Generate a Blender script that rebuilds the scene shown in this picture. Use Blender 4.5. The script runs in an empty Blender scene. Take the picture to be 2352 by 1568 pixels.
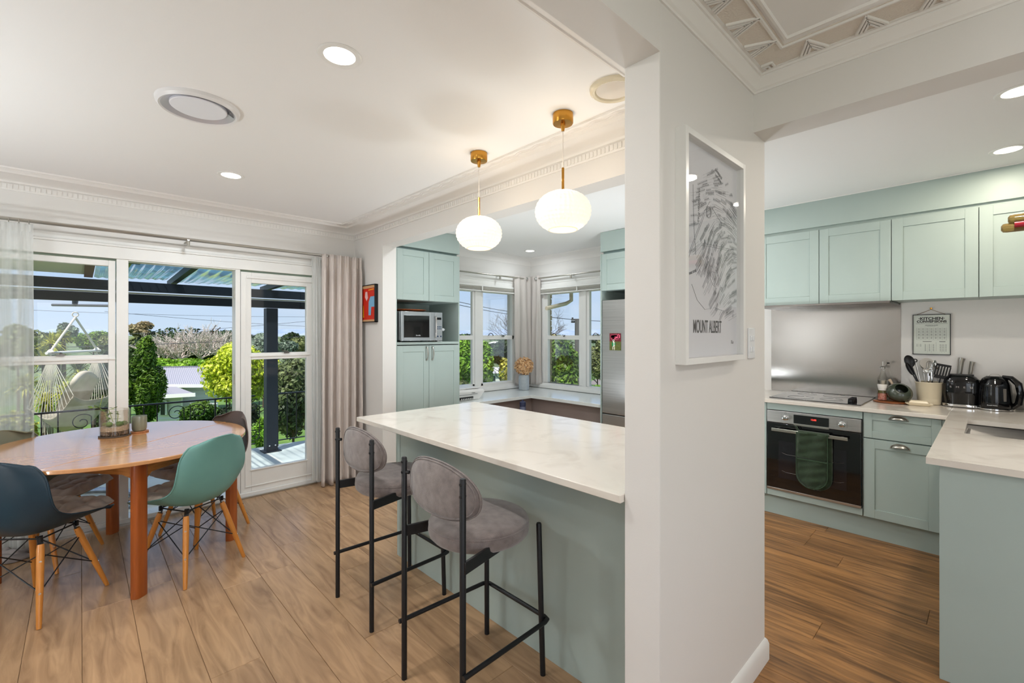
import bpy, math, random
from math import sin, cos, pi, radians, sqrt
from mathutils import Vector, Matrix, noise
sc = bpy.context.scene
COL = sc.collection
# ---------------------------------------------------------------- camera, sky, sun, exposure
EYE = 1.434; YAW = radians(46.5); FPX = 1045.3
FW = Vector((cos(YAW), sin(YAW), 0)); RT = Vector((sin(YAW), -cos(YAW), 0))
cam_d = bpy.data.cameras.new('camera'); cam = bpy.data.objects.new('camera', cam_d); COL.objects.link(cam)
cam.location = (0, 0, EYE); cam.rotation_euler = (radians(90), 0, YAW - pi / 2)
cam_d.sensor_width = 36; cam_d.lens = 36 * FPX / 2352; cam_d.shift_y = -(784 - 768) / 2352
cam_d.clip_start = 0.02; cam_d.clip_end = 6000
sc.camera = cam
sc.view_settings.view_transform = 'Standard'; sc.view_settings.look = 'None'
sc.view_settings.gamma = 1; sc.view_settings.use_curve_mapping = False
sc.view_settings.exposure = 0.06
SKY_STRENGTH = 0.97; SUN_STRENGTH = 6.5; LAMP = 1.0
cy = sc.cycles
cy.max_bounces = 9; cy.diffuse_bounces = 4; cy.glossy_bounces = 4; cy.transmission_bounces = 8
cy.transparent_max_bounces = 24; cy.sample_clamp_indirect = 6; cy.caustics_reflective = False; cy.caustics_refractive = False
cy.use_denoising = True; cy.use_adaptive_sampling = True; cy.adaptive_threshold = 0.03

def lin(c):
    return tuple((x / 255 / 12.92 if x <= 10 else ((x / 255 + .055) / 1.055) ** 2.4) for x in c) + (1,)

w = bpy.data.worlds.new('sky'); sc.world = w; w.use_nodes = True
nt = w.node_tree; nt.nodes.clear()
def wn(t): return nt.nodes.new(t)
tc = wn('ShaderNodeTexCoord'); sx = wn('ShaderNodeSeparateXYZ'); nt.links.new(tc.outputs['Generated'], sx.inputs[0])
ramp = wn('ShaderNodeValToRGB'); nt.links.new(sx.outputs['Z'], ramp.inputs[0])
ramp.color_ramp.elements[0].position = 0.0; ramp.color_ramp.elements[0].color = lin((206, 226, 246))
ramp.color_ramp.elements[1].position = 0.55; ramp.color_ramp.elements[1].color = lin((138, 182, 236))
e = ramp.color_ramp.elements.new(0.16); e.color = lin((176, 208, 246))
mp = wn('ShaderNodeMapping'); mp.inputs['Scale'].default_value = (1.6, 1.6, 9); nt.links.new(tc.outputs['Generated'], mp.inputs[0])
nz = wn('ShaderNodeTexNoise'); nz.inputs['Scale'].default_value = 2.4; nz.inputs['Detail'].default_value = 5; nt.links.new(mp.outputs[0], nz.inputs[0])
cr = wn('ShaderNodeValToRGB'); cr.color_ramp.elements[0].position = .42; cr.color_ramp.elements[1].position = .75
cr.color_ramp.elements[0].color = (0, 0, 0, 1); cr.color_ramp.elements[1].color = (.6, .6, .6, 1); nt.links.new(nz.outputs['Fac'], cr.inputs[0])
mx = wn('ShaderNodeMixRGB'); nt.links.new(cr.outputs[0], mx.inputs[0]); nt.links.new(ramp.outputs[0], mx.inputs[1]); mx.inputs[2].default_value = lin((222, 234, 250))
bg = wn('ShaderNodeBackground'); bg.inputs[1].default_value = SKY_STRENGTH; nt.links.new(mx.outputs[0], bg.inputs[0])
wo = wn('ShaderNodeOutputWorld'); nt.links.new(bg.outputs[0], wo.inputs[0])
sd = bpy.data.lights.new('sun', 'SUN'); sd.energy = SUN_STRENGTH; sd.angle = radians(0.6); sd.color = (1, .96, .9)
so = bpy.data.objects.new('sun', sd); COL.objects.link(so); so.location = (-5, -5, 12)
so.rotation_euler = Vector((.38, .20, -.90)).to_track_quat('-Z', 'Y').to_euler()

def fill_light(name, loc, sx_, sy_, power, rot):
    d = bpy.data.lights.new(name, 'AREA'); d.shape = 'RECTANGLE'; d.size = sx_; d.size_y = sy_; d.energy = power; d.color = (.96, .97, 1)
    o = bpy.data.objects.new(name, d); COL.objects.link(o); o.location = loc; o.rotation_euler = rot
# daylight area lights added in two invented windows out of view, for fill
fill_light('window_fill', (.1, -3.17, 1.18), 1.9, 1.7, 23, (radians(-90), 0, pi))
fill_light('window_fill', (-1.67, -1.4, 1.25), 1.5, 1.9, 15, (0, radians(-90), 0))
# ---------------------------------------------------------------- helpers
MATS = {}
def mat(name, c, rough=.5, metal=0, c2=None, nscale=8, nvec=(1, 1, 1), ndet=4, bump=0, bscale=60, bvec=None, coat=0, emit=0, ecol=None,
        trans=0, ior=1.45, spec=.5, sheen=0, rnd=0, alpha=1, lo=.3, hi=.7, coord='Object', dist=0, translu=0, aniso=0):
    if name in MATS: return MATS[name]
    m = bpy.data.materials.new(name); m.use_nodes = True; MATS[name] = m
    n = m.node_tree; b = n.nodes['Principled BSDF']; L = n.links.new
    col = lin(c)
    b.inputs['Base Color'].default_value = col
    b.inputs['Roughness'].default_value = rough; b.inputs['Metallic'].default_value = metal
    b.inputs['Coat Weight'].default_value = coat; b.inputs['Coat Roughness'].default_value = .1
    b.inputs['Transmission Weight'].default_value = trans; b.inputs['IOR'].default_value = ior
    b.inputs['Specular IOR Level'].default_value = spec; b.inputs['Sheen Weight'].default_value = sheen
    b.inputs['Alpha'].default_value = alpha; b.inputs['Anisotropic'].default_value = aniso
    if emit:
        b.inputs['Emission Color'].default_value = lin(ecol or c); b.inputs['Emission Strength'].default_value = emit
    t = n.nodes.new('ShaderNodeTexCoord')
    off = None
    if rnd:
        oi = n.nodes.new('ShaderNodeObjectInfo'); va = n.nodes.new('ShaderNodeVectorMath'); va.operation = 'ADD'
        ml = n.nodes.new('ShaderNodeVectorMath'); ml.operation = 'SCALE'; ml.inputs[3].default_value = 40
        cx = n.nodes.new('ShaderNodeCombineXYZ')
        for k in range(3): L(oi.outputs['Random'], cx.inputs[k])
        L(cx.outputs[0], ml.inputs[0]); L(t.outputs[coord], va.inputs[0]); L(ml.outputs[0], va.inputs[1]); src = va.outputs[0]
    else:
        src = t.outputs[coord]
    if c2:
        q = n.nodes.new('ShaderNodeMapping'); q.inputs['Scale'].default_value = nvec; L(src, q.inputs[0])
        z = n.nodes.new('ShaderNodeTexNoise'); z.inputs['Scale'].default_value = nscale; z.inputs['Detail'].default_value = ndet
        z.inputs['Distortion'].default_value = dist; L(q.outputs[0], z.inputs[0])
        r = n.nodes.new('ShaderNodeValToRGB'); r.color_ramp.elements[0].position = lo; r.color_ramp.elements[1].position = hi
        r.color_ramp.elements[0].color = col; r.color_ramp.elements[1].color = lin(c2); L(z.outputs['Fac'], r.inputs[0])
        out = r.outputs[0]
        if rnd:
            hs = n.nodes.new('ShaderNodeHueSaturation'); mr = n.nodes.new('ShaderNodeMapRange')
            mr.inputs['To Min'].default_value = 1 - rnd; mr.inputs['To Max'].default_value = 1 + rnd
            L(oi.outputs['Random'], mr.inputs[0]); L(mr.outputs[0], hs.inputs['Value']); L(out, hs.inputs['Color']); out = hs.outputs[0]
        L(out, b.inputs['Base Color'])
    if bump:
        q2 = n.nodes.new('ShaderNodeMapping'); q2.inputs['Scale'].default_value = bvec or nvec; L(src, q2.inputs[0])
        z2 = n.nodes.new('ShaderNodeTexNoise'); z2.inputs['Scale'].default_value = bscale; z2.inputs['Detail'].default_value = 3; L(q2.outputs[0], z2.inputs[0])
        bp = n.nodes.new('ShaderNodeBump'); bp.inputs['Strength'].default_value = bump; bp.inputs['Distance'].default_value = .004
        L(z2.outputs['Fac'], bp.inputs['Height']); L(bp.outputs[0], b.inputs['Normal'])
    if translu:
        o = n.nodes['Material Output']; tr = n.nodes.new('ShaderNodeBsdfTranslucent'); tr.inputs[0].default_value = col
        if c2: L(out, tr.inputs[0])
        ms = n.nodes.new('ShaderNodeMixShader'); ms.inputs[0].default_value = translu
        L(b.outputs[0], ms.inputs[1]); L(tr.outputs[0], ms.inputs[2]); L(ms.outputs[0], o.inputs[0])
    return m

def mat_thin(name, tint=(255, 255, 255), refl=.08, rough=.0, body=0, bodycol=(255, 255, 255), nscale=0, nvec=(1, 1, 1)):
    """thin sheet: mostly see-through, a little mirror, optionally a woven / frosted body"""
    if name in MATS: return MATS[name]
    m = bpy.data.materials.new(name); m.use_nodes = True; MATS[name] = m
    n = m.node_tree; n.nodes.clear(); L = n.links.new
    o = n.nodes.new('ShaderNodeOutputMaterial'); tp = n.nodes.new('ShaderNodeBsdfTransparent'); tp.inputs[0].default_value = lin(tint)
    gl = n.nodes.new('ShaderNodeBsdfGlossy'); gl.inputs['Roughness'].default_value = rough
    fr = n.nodes.new('ShaderNodeLayerWeight'); fr.inputs[0].default_value = .35
    mm = n.nodes.new('ShaderNodeMath'); mm.operation = 'MULTIPLY_ADD'; L(fr.outputs['Fresnel'], mm.inputs[0]); mm.inputs[1].default_value = refl * 4; mm.inputs[2].default_value = refl * .3
    ms = n.nodes.new('ShaderNodeMixShader'); L(mm.outputs[0], ms.inputs[0]); L(tp.outputs[0], ms.inputs[1]); L(gl.outputs[0], ms.inputs[2])
    last = ms
    if body:
        df = n.nodes.new('ShaderNodeBsdfDiffuse'); df.inputs[0].default_value = lin(bodycol)
        tr = n.nodes.new('ShaderNodeBsdfTranslucent'); tr.inputs[0].default_value = lin(bodycol)
        m1 = n.nodes.new('ShaderNodeMixShader'); m1.inputs[0].default_value = .5; L(df.outputs[0], m1.inputs[1]); L(tr.outputs[0], m1.inputs[2])
        m2 = n.nodes.new('ShaderNodeMixShader'); L(ms.outputs[0], m2.inputs[1]); L(m1.outputs[0], m2.inputs[2])
        if nscale:
            t = n.nodes.new('ShaderNodeTexCoord'); q = n.nodes.new('ShaderNodeMapping'); q.inputs['Scale'].default_value = nvec; L(t.outputs['Object'], q.inputs[0])
            z = n.nodes.new('ShaderNodeTexNoise'); z.inputs['Scale'].default_value = nscale; L(q.outputs[0], z.inputs[0])
            r = n.nodes.new('ShaderNodeMapRange'); r.inputs['To Min'].default_value = body - .2; r.inputs['To Max'].default_value = min(1, body + .2); r.inputs['From Min'].default_value = .3; r.inputs['From Max'].default_value = .7
            L(z.outputs['Fac'], r.inputs[0]); L(r.outputs[0], m2.inputs[0])
        else: m2.inputs[0].default_value = body
        last = m2
    L(last.outputs[0], o.inputs[0]); return m

class MB:
    def __init__(s): s.v = []; s.f = []
    def box(s, x0, y0, z0, x1, y1, z1):
        b = len(s.v)
        s.v += [(x, y, z) for z in (z0, z1) for y in (y0, y1) for x in (x0, x1)]
        s.f += [tuple(b + i for i in q) for q in ((0, 2, 3, 1), (4, 5, 7, 6), (0, 1, 5, 4), (2, 6, 7, 3), (0, 4, 6, 2), (1, 3, 7, 5))]
        return s
    def obox(s, c, u, v, n, hu, hv, hn):
        """oriented box: centre c, unit axes u, v, n and half sizes"""
        c, u, v, n = Vector(c), Vector(u), Vector(v), Vector(n); b = len(s.v)
        for k in (-1, 1):
            for j in (-1, 1):
                for i in (-1, 1): s.v.append(tuple(c + u * hu * i + v * hv * j + n * hn * k))
        s.f += [tuple(b + i for i in q) for q in ((0, 2, 3, 1), (4, 5, 7, 6), (0, 1, 5, 4), (2, 6, 7, 3), (0, 4, 6, 2), (1, 3, 7, 5))]
        return s
    def bar(s, a, b, wd, ht, up=(0, 0, 1)):
        a, b = Vector(a), Vector(b); u = (b - a); l = u.length; u.normalize(); v = Vector(up).cross(u)
        if v.length < 1e-4: v = Vector((1, 0, 0))
        v.normalize(); n = u.cross(v)
        return s.obox((a + b) / 2, u, v, n, l / 2, wd / 2, ht / 2)
    def prism(s, poly, z0, z1):
        b = len(s.v); n = len(poly)
        s.v += [(x, y, z0) for x, y in poly] + [(x, y, z1) for x, y in poly]
        s.f += [tuple(b + n - 1 - i for i in range(n)), tuple(b + n + i for i in range(n))]
        s.f += [(b + i, b + (i + 1) % n, b + n + (i + 1) % n, b + n + i) for i in range(n)]
        return s
    def tube(s, pts, r, n=8, closed=False, cap=True):
        P = [Vector(p) for p in pts]; N = len(P); b = len(s.v)
        R = r if isinstance(r, (list, tuple)) else [r] * N
        prev = None
        for i, p in enumerate(P):
            if closed: d = P[(i + 1) % N] - P[i - 1]
            else: d = P[min(i + 1, N - 1)] - P[max(i - 1, 0)]
            d.normalize()
            if prev is None:
                a = Vector((0, 0, 1)) if abs(d.z) < .9 else Vector((1, 0, 0)); x = d.cross(a).normalized()
            else:
                x = prev - d * prev.dot(d)
                x = x.normalized() if x.length > 1e-6 else d.orthogonal().normalized()
            prev = x; y = d.cross(x)
            for k in range(n):
                t = 2 * pi * k / n; s.v.append(tuple(p + (x * cos(t) + y * sin(t)) * R[i]))
        for i in range(N if closed else N - 1):
            for k in range(n):
                i2 = (i + 1) % N
                s.f.append((b + i * n + k, b + i * n + (k + 1) % n, b + i2 * n + (k + 1) % n, b + i2 * n + k))
        if cap and not closed:
            s.f.append(tuple(b + k for k in reversed(range(n)))); s.f.append(tuple(b + (N - 1) * n + k for k in range(n)))
        return s
    def lathe(s, prof, c=(0, 0, 0), n=24, sx=1, sy=1, cap=True):
        b = len(s.v); c = Vector(c); m = len(prof)
        for r, z in prof:
            for k in range(n):
                t = 2 * pi * k / n; s.v.append((c.x + r * cos(t) * sx, c.y + r * sin(t) * sy, c.z + z))
        for i in range(m - 1):
            for k in range(n):
                s.f.append((b + i * n + k, b + i * n + (k + 1) % n, b + (i + 1) * n + (k + 1) % n, b + (i + 1) * n + k))
        if cap:
            if prof[0][0] > 1e-5: s.f.append(tuple(b + k for k in reversed(range(n))))
            if prof[-1][0] > 1e-5: s.f.append(tuple(b + (m - 1) * n + k for k in range(n)))
        return s
    def grid(s, fn, nu, nv, wrapu=False):
        b = len(s.v); mu = nu if wrapu else nu + 1
        for j in range(nv + 1):
            for i in range(mu): s.v.append(tuple(fn(i / nu, j / nv)))
        for j in range(nv):
            for i in range(nu):
                i2 = (i + 1) % mu
                s.f.append((b + j * mu + i, b + j * mu + i2, b + (j + 1) * mu + i2, b + (j + 1) * mu + i))
        return s
    def poly(s, pts):
        b = len(s.v); s.v += [tuple(p) for p in pts]; s.f.append(tuple(range(b, b + len(pts)))); return s
    def add(s, o, M=None):
        b = len(s.v); s.v += [tuple(M @ Vector(p)) for p in o.v] if M else o.v
        s.f += [tuple(b + i for i in q) for q in o.f]; return s
    def xf(s, M): s.v = [tuple(M @ Vector(p)) for p in s.v]; return s

LOC = {}
def tag(o, label=None, cat=None, group=None, kind=None):
    if label: o['label'] = label
    if cat: o['category'] = cat
    if group: o['group'] = group
    if kind: o['kind'] = kind
    return o
def thing(name, label, cat, loc=(0, 0, 0), group=None, local=False, rz=0, kind=None):
    o = bpy.data.objects.new(name, None); COL.objects.link(o); o.location = loc; o.rotation_euler = (0, 0, rz)
    o.empty_display_size = .05
    LOC[o.name] = Vector((0, 0, 0)) if local else Vector(loc)
    return tag(o, label, cat, group, kind)
def build(name, mb, m, parent=None, smooth=35, bevel=0, seg=2, solid=0, sub=0, label=None, kind=None):
    if parent is not None: off = LOC[parent.name]
    else:
        xs = [p[0] for p in mb.v]; ys = [p[1] for p in mb.v]; zs = [p[2] for p in mb.v]
        off = Vector(((min(xs) + max(xs)) / 2, (min(ys) + max(ys)) / 2, min(zs)))
    me = bpy.data.meshes.new(name)
    ox, oy, oz = off
    me.from_pydata([(x - ox, y - oy, z - oz) for x, y, z in mb.v], [], mb.f)
    o = bpy.data.objects.new(name, me); COL.objects.link(o)
    if isinstance(m, (list, tuple)):
        for q in m: me.materials.append(q)
    else: me.materials.append(m)
    if smooth:
        me.polygons.foreach_set('use_smooth', [True] * len(me.polygons)); me.set_sharp_from_angle(angle=radians(smooth))
    if parent is not None: o.parent = parent; LOC[o.name] = off
    else: o.location = off; LOC[o.name] = off
    if solid: q = o.modifiers.new('solid', 'SOLIDIFY'); q.thickness = solid; q.offset = 0
    if sub: q = o.modifiers.new('sub', 'SUBSURF'); q.levels = sub; q.render_levels = sub
    if bevel: q = o.modifiers.new('bevel', 'BEVEL'); q.width = bevel; q.segments = seg; q.limit_method = 'ANGLE'; q.angle_limit = radians(40)
    if label: o['label'] = label
    if kind: o['kind'] = kind
    return o
def single(name, mb, m, label, cat, group=None, kind=None, **k):
    o = build(name, mb, m, None, **k); return tag(o, label, cat, group, kind)
def struct(name, mb, m, label=None, cat=None, **k):
    o = build(name, mb, m, None, **k); return tag(o, label, cat, None, 'structure')
def box(*a): return MB().box(*a)
def dup(o, loc=None, rz=None, label=None, group=None):
    def rec(q, par):
        c = q.copy(); COL.objects.link(c)
        if par is not None: c.parent = par; c.matrix_parent_inverse = q.matrix_parent_inverse.copy()
        for ch in KIDS(q): rec(ch, c)
        return c
    c = rec(o, None)
    if loc is not None: c.location = loc
    if rz is not None: c.rotation_euler[2] = rz
    if label: c['label'] = label
    if group: c['group'] = group
    return c
def KIDS(o): return [q for q in bpy.data.objects if q.parent == o]
def text(name, s, size, M, m, parent, sx=1, ext=.0004, align='CENTER', off=0):
    cu = bpy.data.curves.new(name, 'FONT'); cu.body = s; cu.size = size; cu.align_x = align; cu.align_y = 'CENTER'; cu.extrude = ext
    cu.materials.append(m); o = bpy.data.objects.new(name, cu); COL.objects.link(o)
    if off: cu.offset = off
    dg = bpy.context.evaluated_depsgraph_get(); dg.update()
    me = bpy.data.meshes.new_from_object(o.evaluated_get(dg)); bpy.data.objects.remove(o)
    me.transform(Matrix.Translation(-LOC[parent.name]) @ M @ Matrix.Diagonal((sx, 1, 1, 1)))
    o = bpy.data.objects.new(name, me); COL.objects.link(o); o.parent = parent
    if not me.materials: me.materials.append(m)
    LOC[o.name] = LOC[parent.name]; return o
def basis(o, u, v):
    """matrix whose local x runs along u, y along v, z out of the surface"""
    u, v = Vector(u).normalized(), Vector(v).normalized(); n = u.cross(v)
    return Matrix(((u.x, v.x, n.x, o[0]), (u.y, v.y, n.y, o[1]), (u.z, v.z, n.z, o[2]), (0, 0, 0, 1)))
def at(px, py, t):
    """world point seen at photo pixel (px, py) at horizontal depth t metres"""
    d = FW + RT * ((px - 1176) / FPX); return Vector((d.x * t, d.y * t, EYE + (768 - py) * t / FPX))
def arealight(name, loc, r, power, col=(1, .9, .78), rot=(0, 0, 0), parent=None, spread=180):
    d = bpy.data.lights.new(name, 'AREA'); d.shape = 'DISK'; d.size = 2 * r; d.energy = power * LAMP; d.color = col; d.spread = radians(spread)
    o = bpy.data.objects.new(name, d); COL.objects.link(o); o.rotation_euler = rot
    o.location = Vector(loc) - (LOC[parent.name] if parent else Vector((0, 0, 0)))
    if parent: o.parent = parent
    return o
def arc(c, r, a0, a1, n, z=None, ax='xy'):
    out = []
    for i in range(n + 1):
        a = radians(a0 + (a1 - a0) * i / n)
        if ax == 'xy': out.append((c[0] + r * cos(a), c[1] + r * sin(a), c[2] if z is None else z))
        elif ax == 'xz': out.append((c[0] + r * cos(a), c[1], c[2] + r * sin(a)))
        else: out.append((c[0], c[1] + r * cos(a), c[2] + r * sin(a)))
    return out
# ---------------------------------------------------------------- materials
WALL = mat('wall paint', (227, 224, 220), .55, bump=.05, bscale=220)
CEIL = mat('ceiling paint', (240, 239, 237), .6, bump=.04, bscale=150)
WHITE = mat('white gloss paint', (236, 235, 231), .28, c2=(230, 229, 226), nscale=5)
PLASTER = mat('cornice plaster', (236, 233, 229), .5)
SAGE = mat('sage cabinet paint', (172, 187, 182), .42, c2=(168, 183, 178), nscale=3, spec=.4)
SAGE_SHADE = mat('sage recess shade', (140, 160, 158), .5)  # darker sage, with the shade of the recess put into the colour
QUARTZ = mat('quartz', (226, 219, 209), .13, c2=(212, 203, 192), nscale=5, ndet=8, lo=.5, hi=.75, dist=1.2, coat=.2)
STEEL = mat('brushed steel', (206, 204, 202), .34, 1, c2=(184, 182, 180), nscale=30, nvec=(1, .05, 8), bump=.03, bscale=200, bvec=(1, .03, 1), aniso=.5)
STEEL_D = mat('dark steel', (120, 116, 112), .3, 1)
CHROME = mat('chrome', (215, 215, 215), .08, 1)
NICKEL = mat('satin nickel', (190, 186, 178), .28, 1)
BRASS = mat('brass', (196, 142, 62), .22, 1)
BLACKM = mat('black powder coat', (20, 21, 24), .42, spec=.5)
BLACKG = mat('black glass', (8, 9, 12), .04, spec=.6, coat=.6)
BLACKP = mat('black plastic', (16, 16, 18), .35)
GLASS = mat_thin('window glass', refl=.05)
CLEAR = mat_thin('clear glass', (252, 253, 252), refl=.09)
LAMIN = mat('dining laminate', (184, 148, 112), .27, c2=(128, 98, 72), nscale=3.2, nvec=(6, .8, 1), ndet=14, lo=.36, hi=.82, dist=1.1, rnd=.08, bump=.06, bscale=30, bvec=(14, 1, 1))
VINYL = mat('kitchen vinyl oak', (164, 118, 72), .4, c2=(92, 64, 40), nscale=3.4, nvec=(9, .7, 1), ndet=12, lo=.36, hi=.72, dist=1.2, rnd=.14, bump=.1, bscale=30, bvec=(16, 1, 1))
SLAB = mat('subfloor', (82, 60, 42), .8)
TEAK_ = mat('teak veneer', (188, 118, 66), .24, c2=(164, 96, 50), nscale=3, nvec=(1, 14, 1), ndet=7, dist=.6, coat=.15)
TEAKL = mat('teak leg wood', (168, 88, 34), .3, c2=(142, 70, 26), nscale=4, nvec=(9, 9, .7), ndet=6, coat=.2)
OAKD = mat('oak apron', (196, 134, 66), .38, c2=(150, 92, 40), nscale=5, nvec=(2, 2, 22), ndet=3, dist=.8)
BEECH = mat('beech dowel', (206, 138, 62), .3, c2=(190, 120, 50), nscale=5, nvec=(8, 8, 1), coat=.2)
FABRIC = mat('grey brown boucle', (138, 128, 124), .95, c2=(108, 98, 96), nscale=26, ndet=8, bump=.5, bscale=420, sheen=.5, spec=.2)
LINEN = mat('taupe curtain linen', (216, 206, 199), .95, c2=(200, 189, 182), nscale=60, nvec=(1, 1, .1), bump=.3, bscale=500, sheen=.3, spec=.1)
CUSH = mat('cushion cotton', (222, 210, 196), .95, c2=(206, 193, 179), nscale=20, sheen=.3, bump=.2, bscale=300, spec=.1)
CREAM = mat('cream ceramic', (226, 212, 184), .25, coat=.3)
CONC = mat('deck concrete', (222, 219, 210), .85, c2=(196, 193, 184), nscale=2.5, ndet=9, bump=.25, bscale=60)
PSTEEL = mat('pergola steel', (34, 40, 50), .5)
GRASS = mat('lawn grass', (98, 128, 48), .9, c2=(60, 92, 30), nscale=1.5, ndet=8)

# ---------------------------------------------------------------- shell
ZC = 2.5; XP0, XP1 = 2.055, 2.195; YW0, YW1 = .69, .814; YA = 4.52; XR = 4.65; XL = -1.7; YB = -3.2
# floors: every plank its own piece
def planks(fl, xs0, xs1, ys0, ys1, wd, ln, m, x_off, seed, keep=lambda x, y: True):
    rr = random.Random(seed); cache = {}
    x = x_off
    while x < xs1:
        if x + wd > xs0:
            y = ys0 - rr.random() * ln
            while y < ys1:
                a, b = max(y, ys0), min(y + ln, ys1); xa, xb = max(x, xs0), min(x + wd, xs1)
                if b - a > .03 and xb - xa > .02 and keep((xa + xb) / 2, (a + b) / 2):
                    key = (round(b - a, 3), round(xb - xa, 3))
                    if key not in cache:
                        g = .0006; me = bpy.data.meshes.new('plank')
                        w2, l2 = (xb - xa) / 2 - g, (b - a) / 2 - g; c = .0016
                        q = MB(); q.prism([(-w2, -l2), (w2, -l2), (w2, l2), (-w2, l2)], -.011, -c)
                        bb = len(q.v); q.f.pop(1)
                        q.v += [(-w2 + c, -l2 + c, 0), (w2 - c, -l2 + c, 0), (w2 - c, l2 - c, 0), (-w2 + c, l2 - c, 0)]
                        q.f += [(bb, bb + 1, bb + 2, bb + 3)] + [(4 + i, 4 + (i + 1) % 4, bb + (i + 1) % 4, bb + i) for i in range(4)]
                        me.from_pydata(q.v, [], q.f); me.materials.append(m); cache[key] = me
                    o = bpy.data.objects.new('plank', cache[key]); COL.objects.link(o); o.parent = fl
                    o.location = Vector(((xa + xb) / 2, (a + b) / 2, 0)) - LOC[fl.name]
                y += ln
        x += wd
fl = struct('floor', box(XL - .1, YW0 + .06, -.12, XP0 + .07, YA + .18, -.011), SLAB, 'pale brown oak laminate floor of the dining area', 'floor')
planks(fl, -.95, XP0 + .02, YW0 + .06, YA - .01, .1935, 1.28, LAMIN, -.187 - .1935 * 5, 3)
f2 = MB().box(XP0 + .07, YW0 + .06, -.12, XR + .1, YA + .1, -.011).box(XL - .1, YB - .1, -.12, XR + .1, YW0 + .06, -.011)
f2 = struct('floor', f2, SLAB, 'darker golden brown wood-look vinyl floor of the kitchen', 'floor')
planks(f2, .9, XP0 + .02, -1.0, YW0 + .06, .178, 1.22, VINYL, .9, 7); planks(f2, XP0 + .02, XR - .55, -1.0, YA, .178, 1.22, VINYL, .9, 8, keep=lambda x, y: True)
# exterior wall with the big window and door
OX0, OX1, OZ = -.90, 1.66, 2.0
m = MB().box(XL, YA, 0, OX0, YA + .16, ZC).box(OX1, YA, 0, XP0, YA + .16, ZC).box(OX0, YA, OZ, OX1, YA + .16, ZC)
struct('wall_back', m, WALL, 'white wall above and beside the glass doors', 'wall')
struct('wall_left', MB().box(XL - .12, -.4, 0, XL, YA + .16, ZC).box(XL - .12, YB, 0, XL, -2.4, ZC).box(XL - .12, -2.4, 0, XL, -.4, .45).box(XL - .12, -2.4, 2.05, XL, -.4, ZC), WALL, 'white side wall of the dining room', 'wall')
# partition between dining room and kitchen, wing wall, beams
m = MB().box(XP0, 3.925, 0, XP1, YA + .16, ZC).box(XP0, YW1, 2.27, XP1, 3.925, ZC)
struct('wall_partition', m, WALL, 'white partition with the wide opening over the breakfast counter', 'wall')
struct('wall_wing', box(1.272, YW0, 0, XP1, YW1, ZC), WALL, 'white wing wall carrying the framed map print', 'wall', bevel=.003)
struct('beam', box(XL, YW0, 2.29, 1.272, YW1, ZC), WALL, 'white ceiling beam running from the wing wall over the dining opening', 'beam')
struct('beam', box(XP0, YB, 2.283, XP1, YW0, ZC), WALL, 'white ceiling beam between the hallway and the kitchen', 'beam')
# kitchen walls with corner windows
WX0, WX1 = 3.28, 4.33; WY0, WY1 = 3.0, 4.32; WZ0, WZ1 = .76, 2.03
m = MB().box(XP1, YA, 0, WX0, YA + .14, ZC).box(WX1, YA, 0, XR + .14, YA + .14, ZC).box(WX0, YA, 0, WX1, YA + .14, WZ0).box(WX0, YA, WZ1, WX1, YA + .14, ZC)
struct('wall_kitchen_back', m, WALL, 'white wall around the left corner window of the kitchen', 'wall')
m = MB().box(XR, YB, 0, XR + .14, WY0, ZC).box(XR, WY1, 0, XR + .14, YA, ZC).box(XR, WY0, 0, XR + .14, WY1, WZ0).box(XR, WY0, WZ1, XR + .14, WY1, ZC)
struct('wall_right', m, WALL, 'warm white wall behind the cooker and worktop', 'wall')
m = MB().box(XL, YB - .12, 0, -.9, YB, ZC).box(1.1, YB - .12, 0, XR + .14, YB, ZC).box(-.9, YB - .12, 2.05, 1.1, YB, ZC).box(-.9, YB - .12, 0, 1.1, YB, .3)
struct('wall_front', m, WALL, 'white wall behind the photographer with an added window opening', 'wall')
struct('ceiling', box(XL - .12, YB - .12, ZC, XR + .14, YA + .16, ZC + .12), CEIL, 'flat white ceiling', 'ceiling')
w5 = thing('added_window_5', 'added white framed window in the unseen hallway side wall behind the photographer', 'window', (XL, -1.4, .45), kind='structure')
build('window_frame', MB().box(XL - .10, -2.4, .45, XL - .05, -2.34, 2.05).box(XL - .10, -.46, .45, XL - .05, -.4, 2.05).box(XL - .10, -2.34, .45, XL - .05, -.46, .51).box(XL - .10, -2.34, 1.99, XL - .05, -.46, 2.05).box(XL - .10, -1.43, .51, XL - .05, -1.37, 1.99), WHITE, w5)  # unseen window, added to hold the side fill light
w6 = thing('added_window_6', 'added wide white framed window in the unseen wall behind the photographer', 'window', (.1, YB, .3), kind='structure')
build('window_frame', MB().box(-.9, YB - .1, .3, -.84, YB - .05, 2.05).box(1.04, YB - .1, .3, 1.1, YB - .05, 2.05).box(-.84, YB - .1, .3, 1.04, YB - .05, .36).box(-.84, YB - .1, 1.99, 1.04, YB - .05, 2.05).box(.07, YB - .1, .36, .13, YB - .05, 1.99), WHITE, w6)  # unseen window, added to hold the rear fill light
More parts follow.
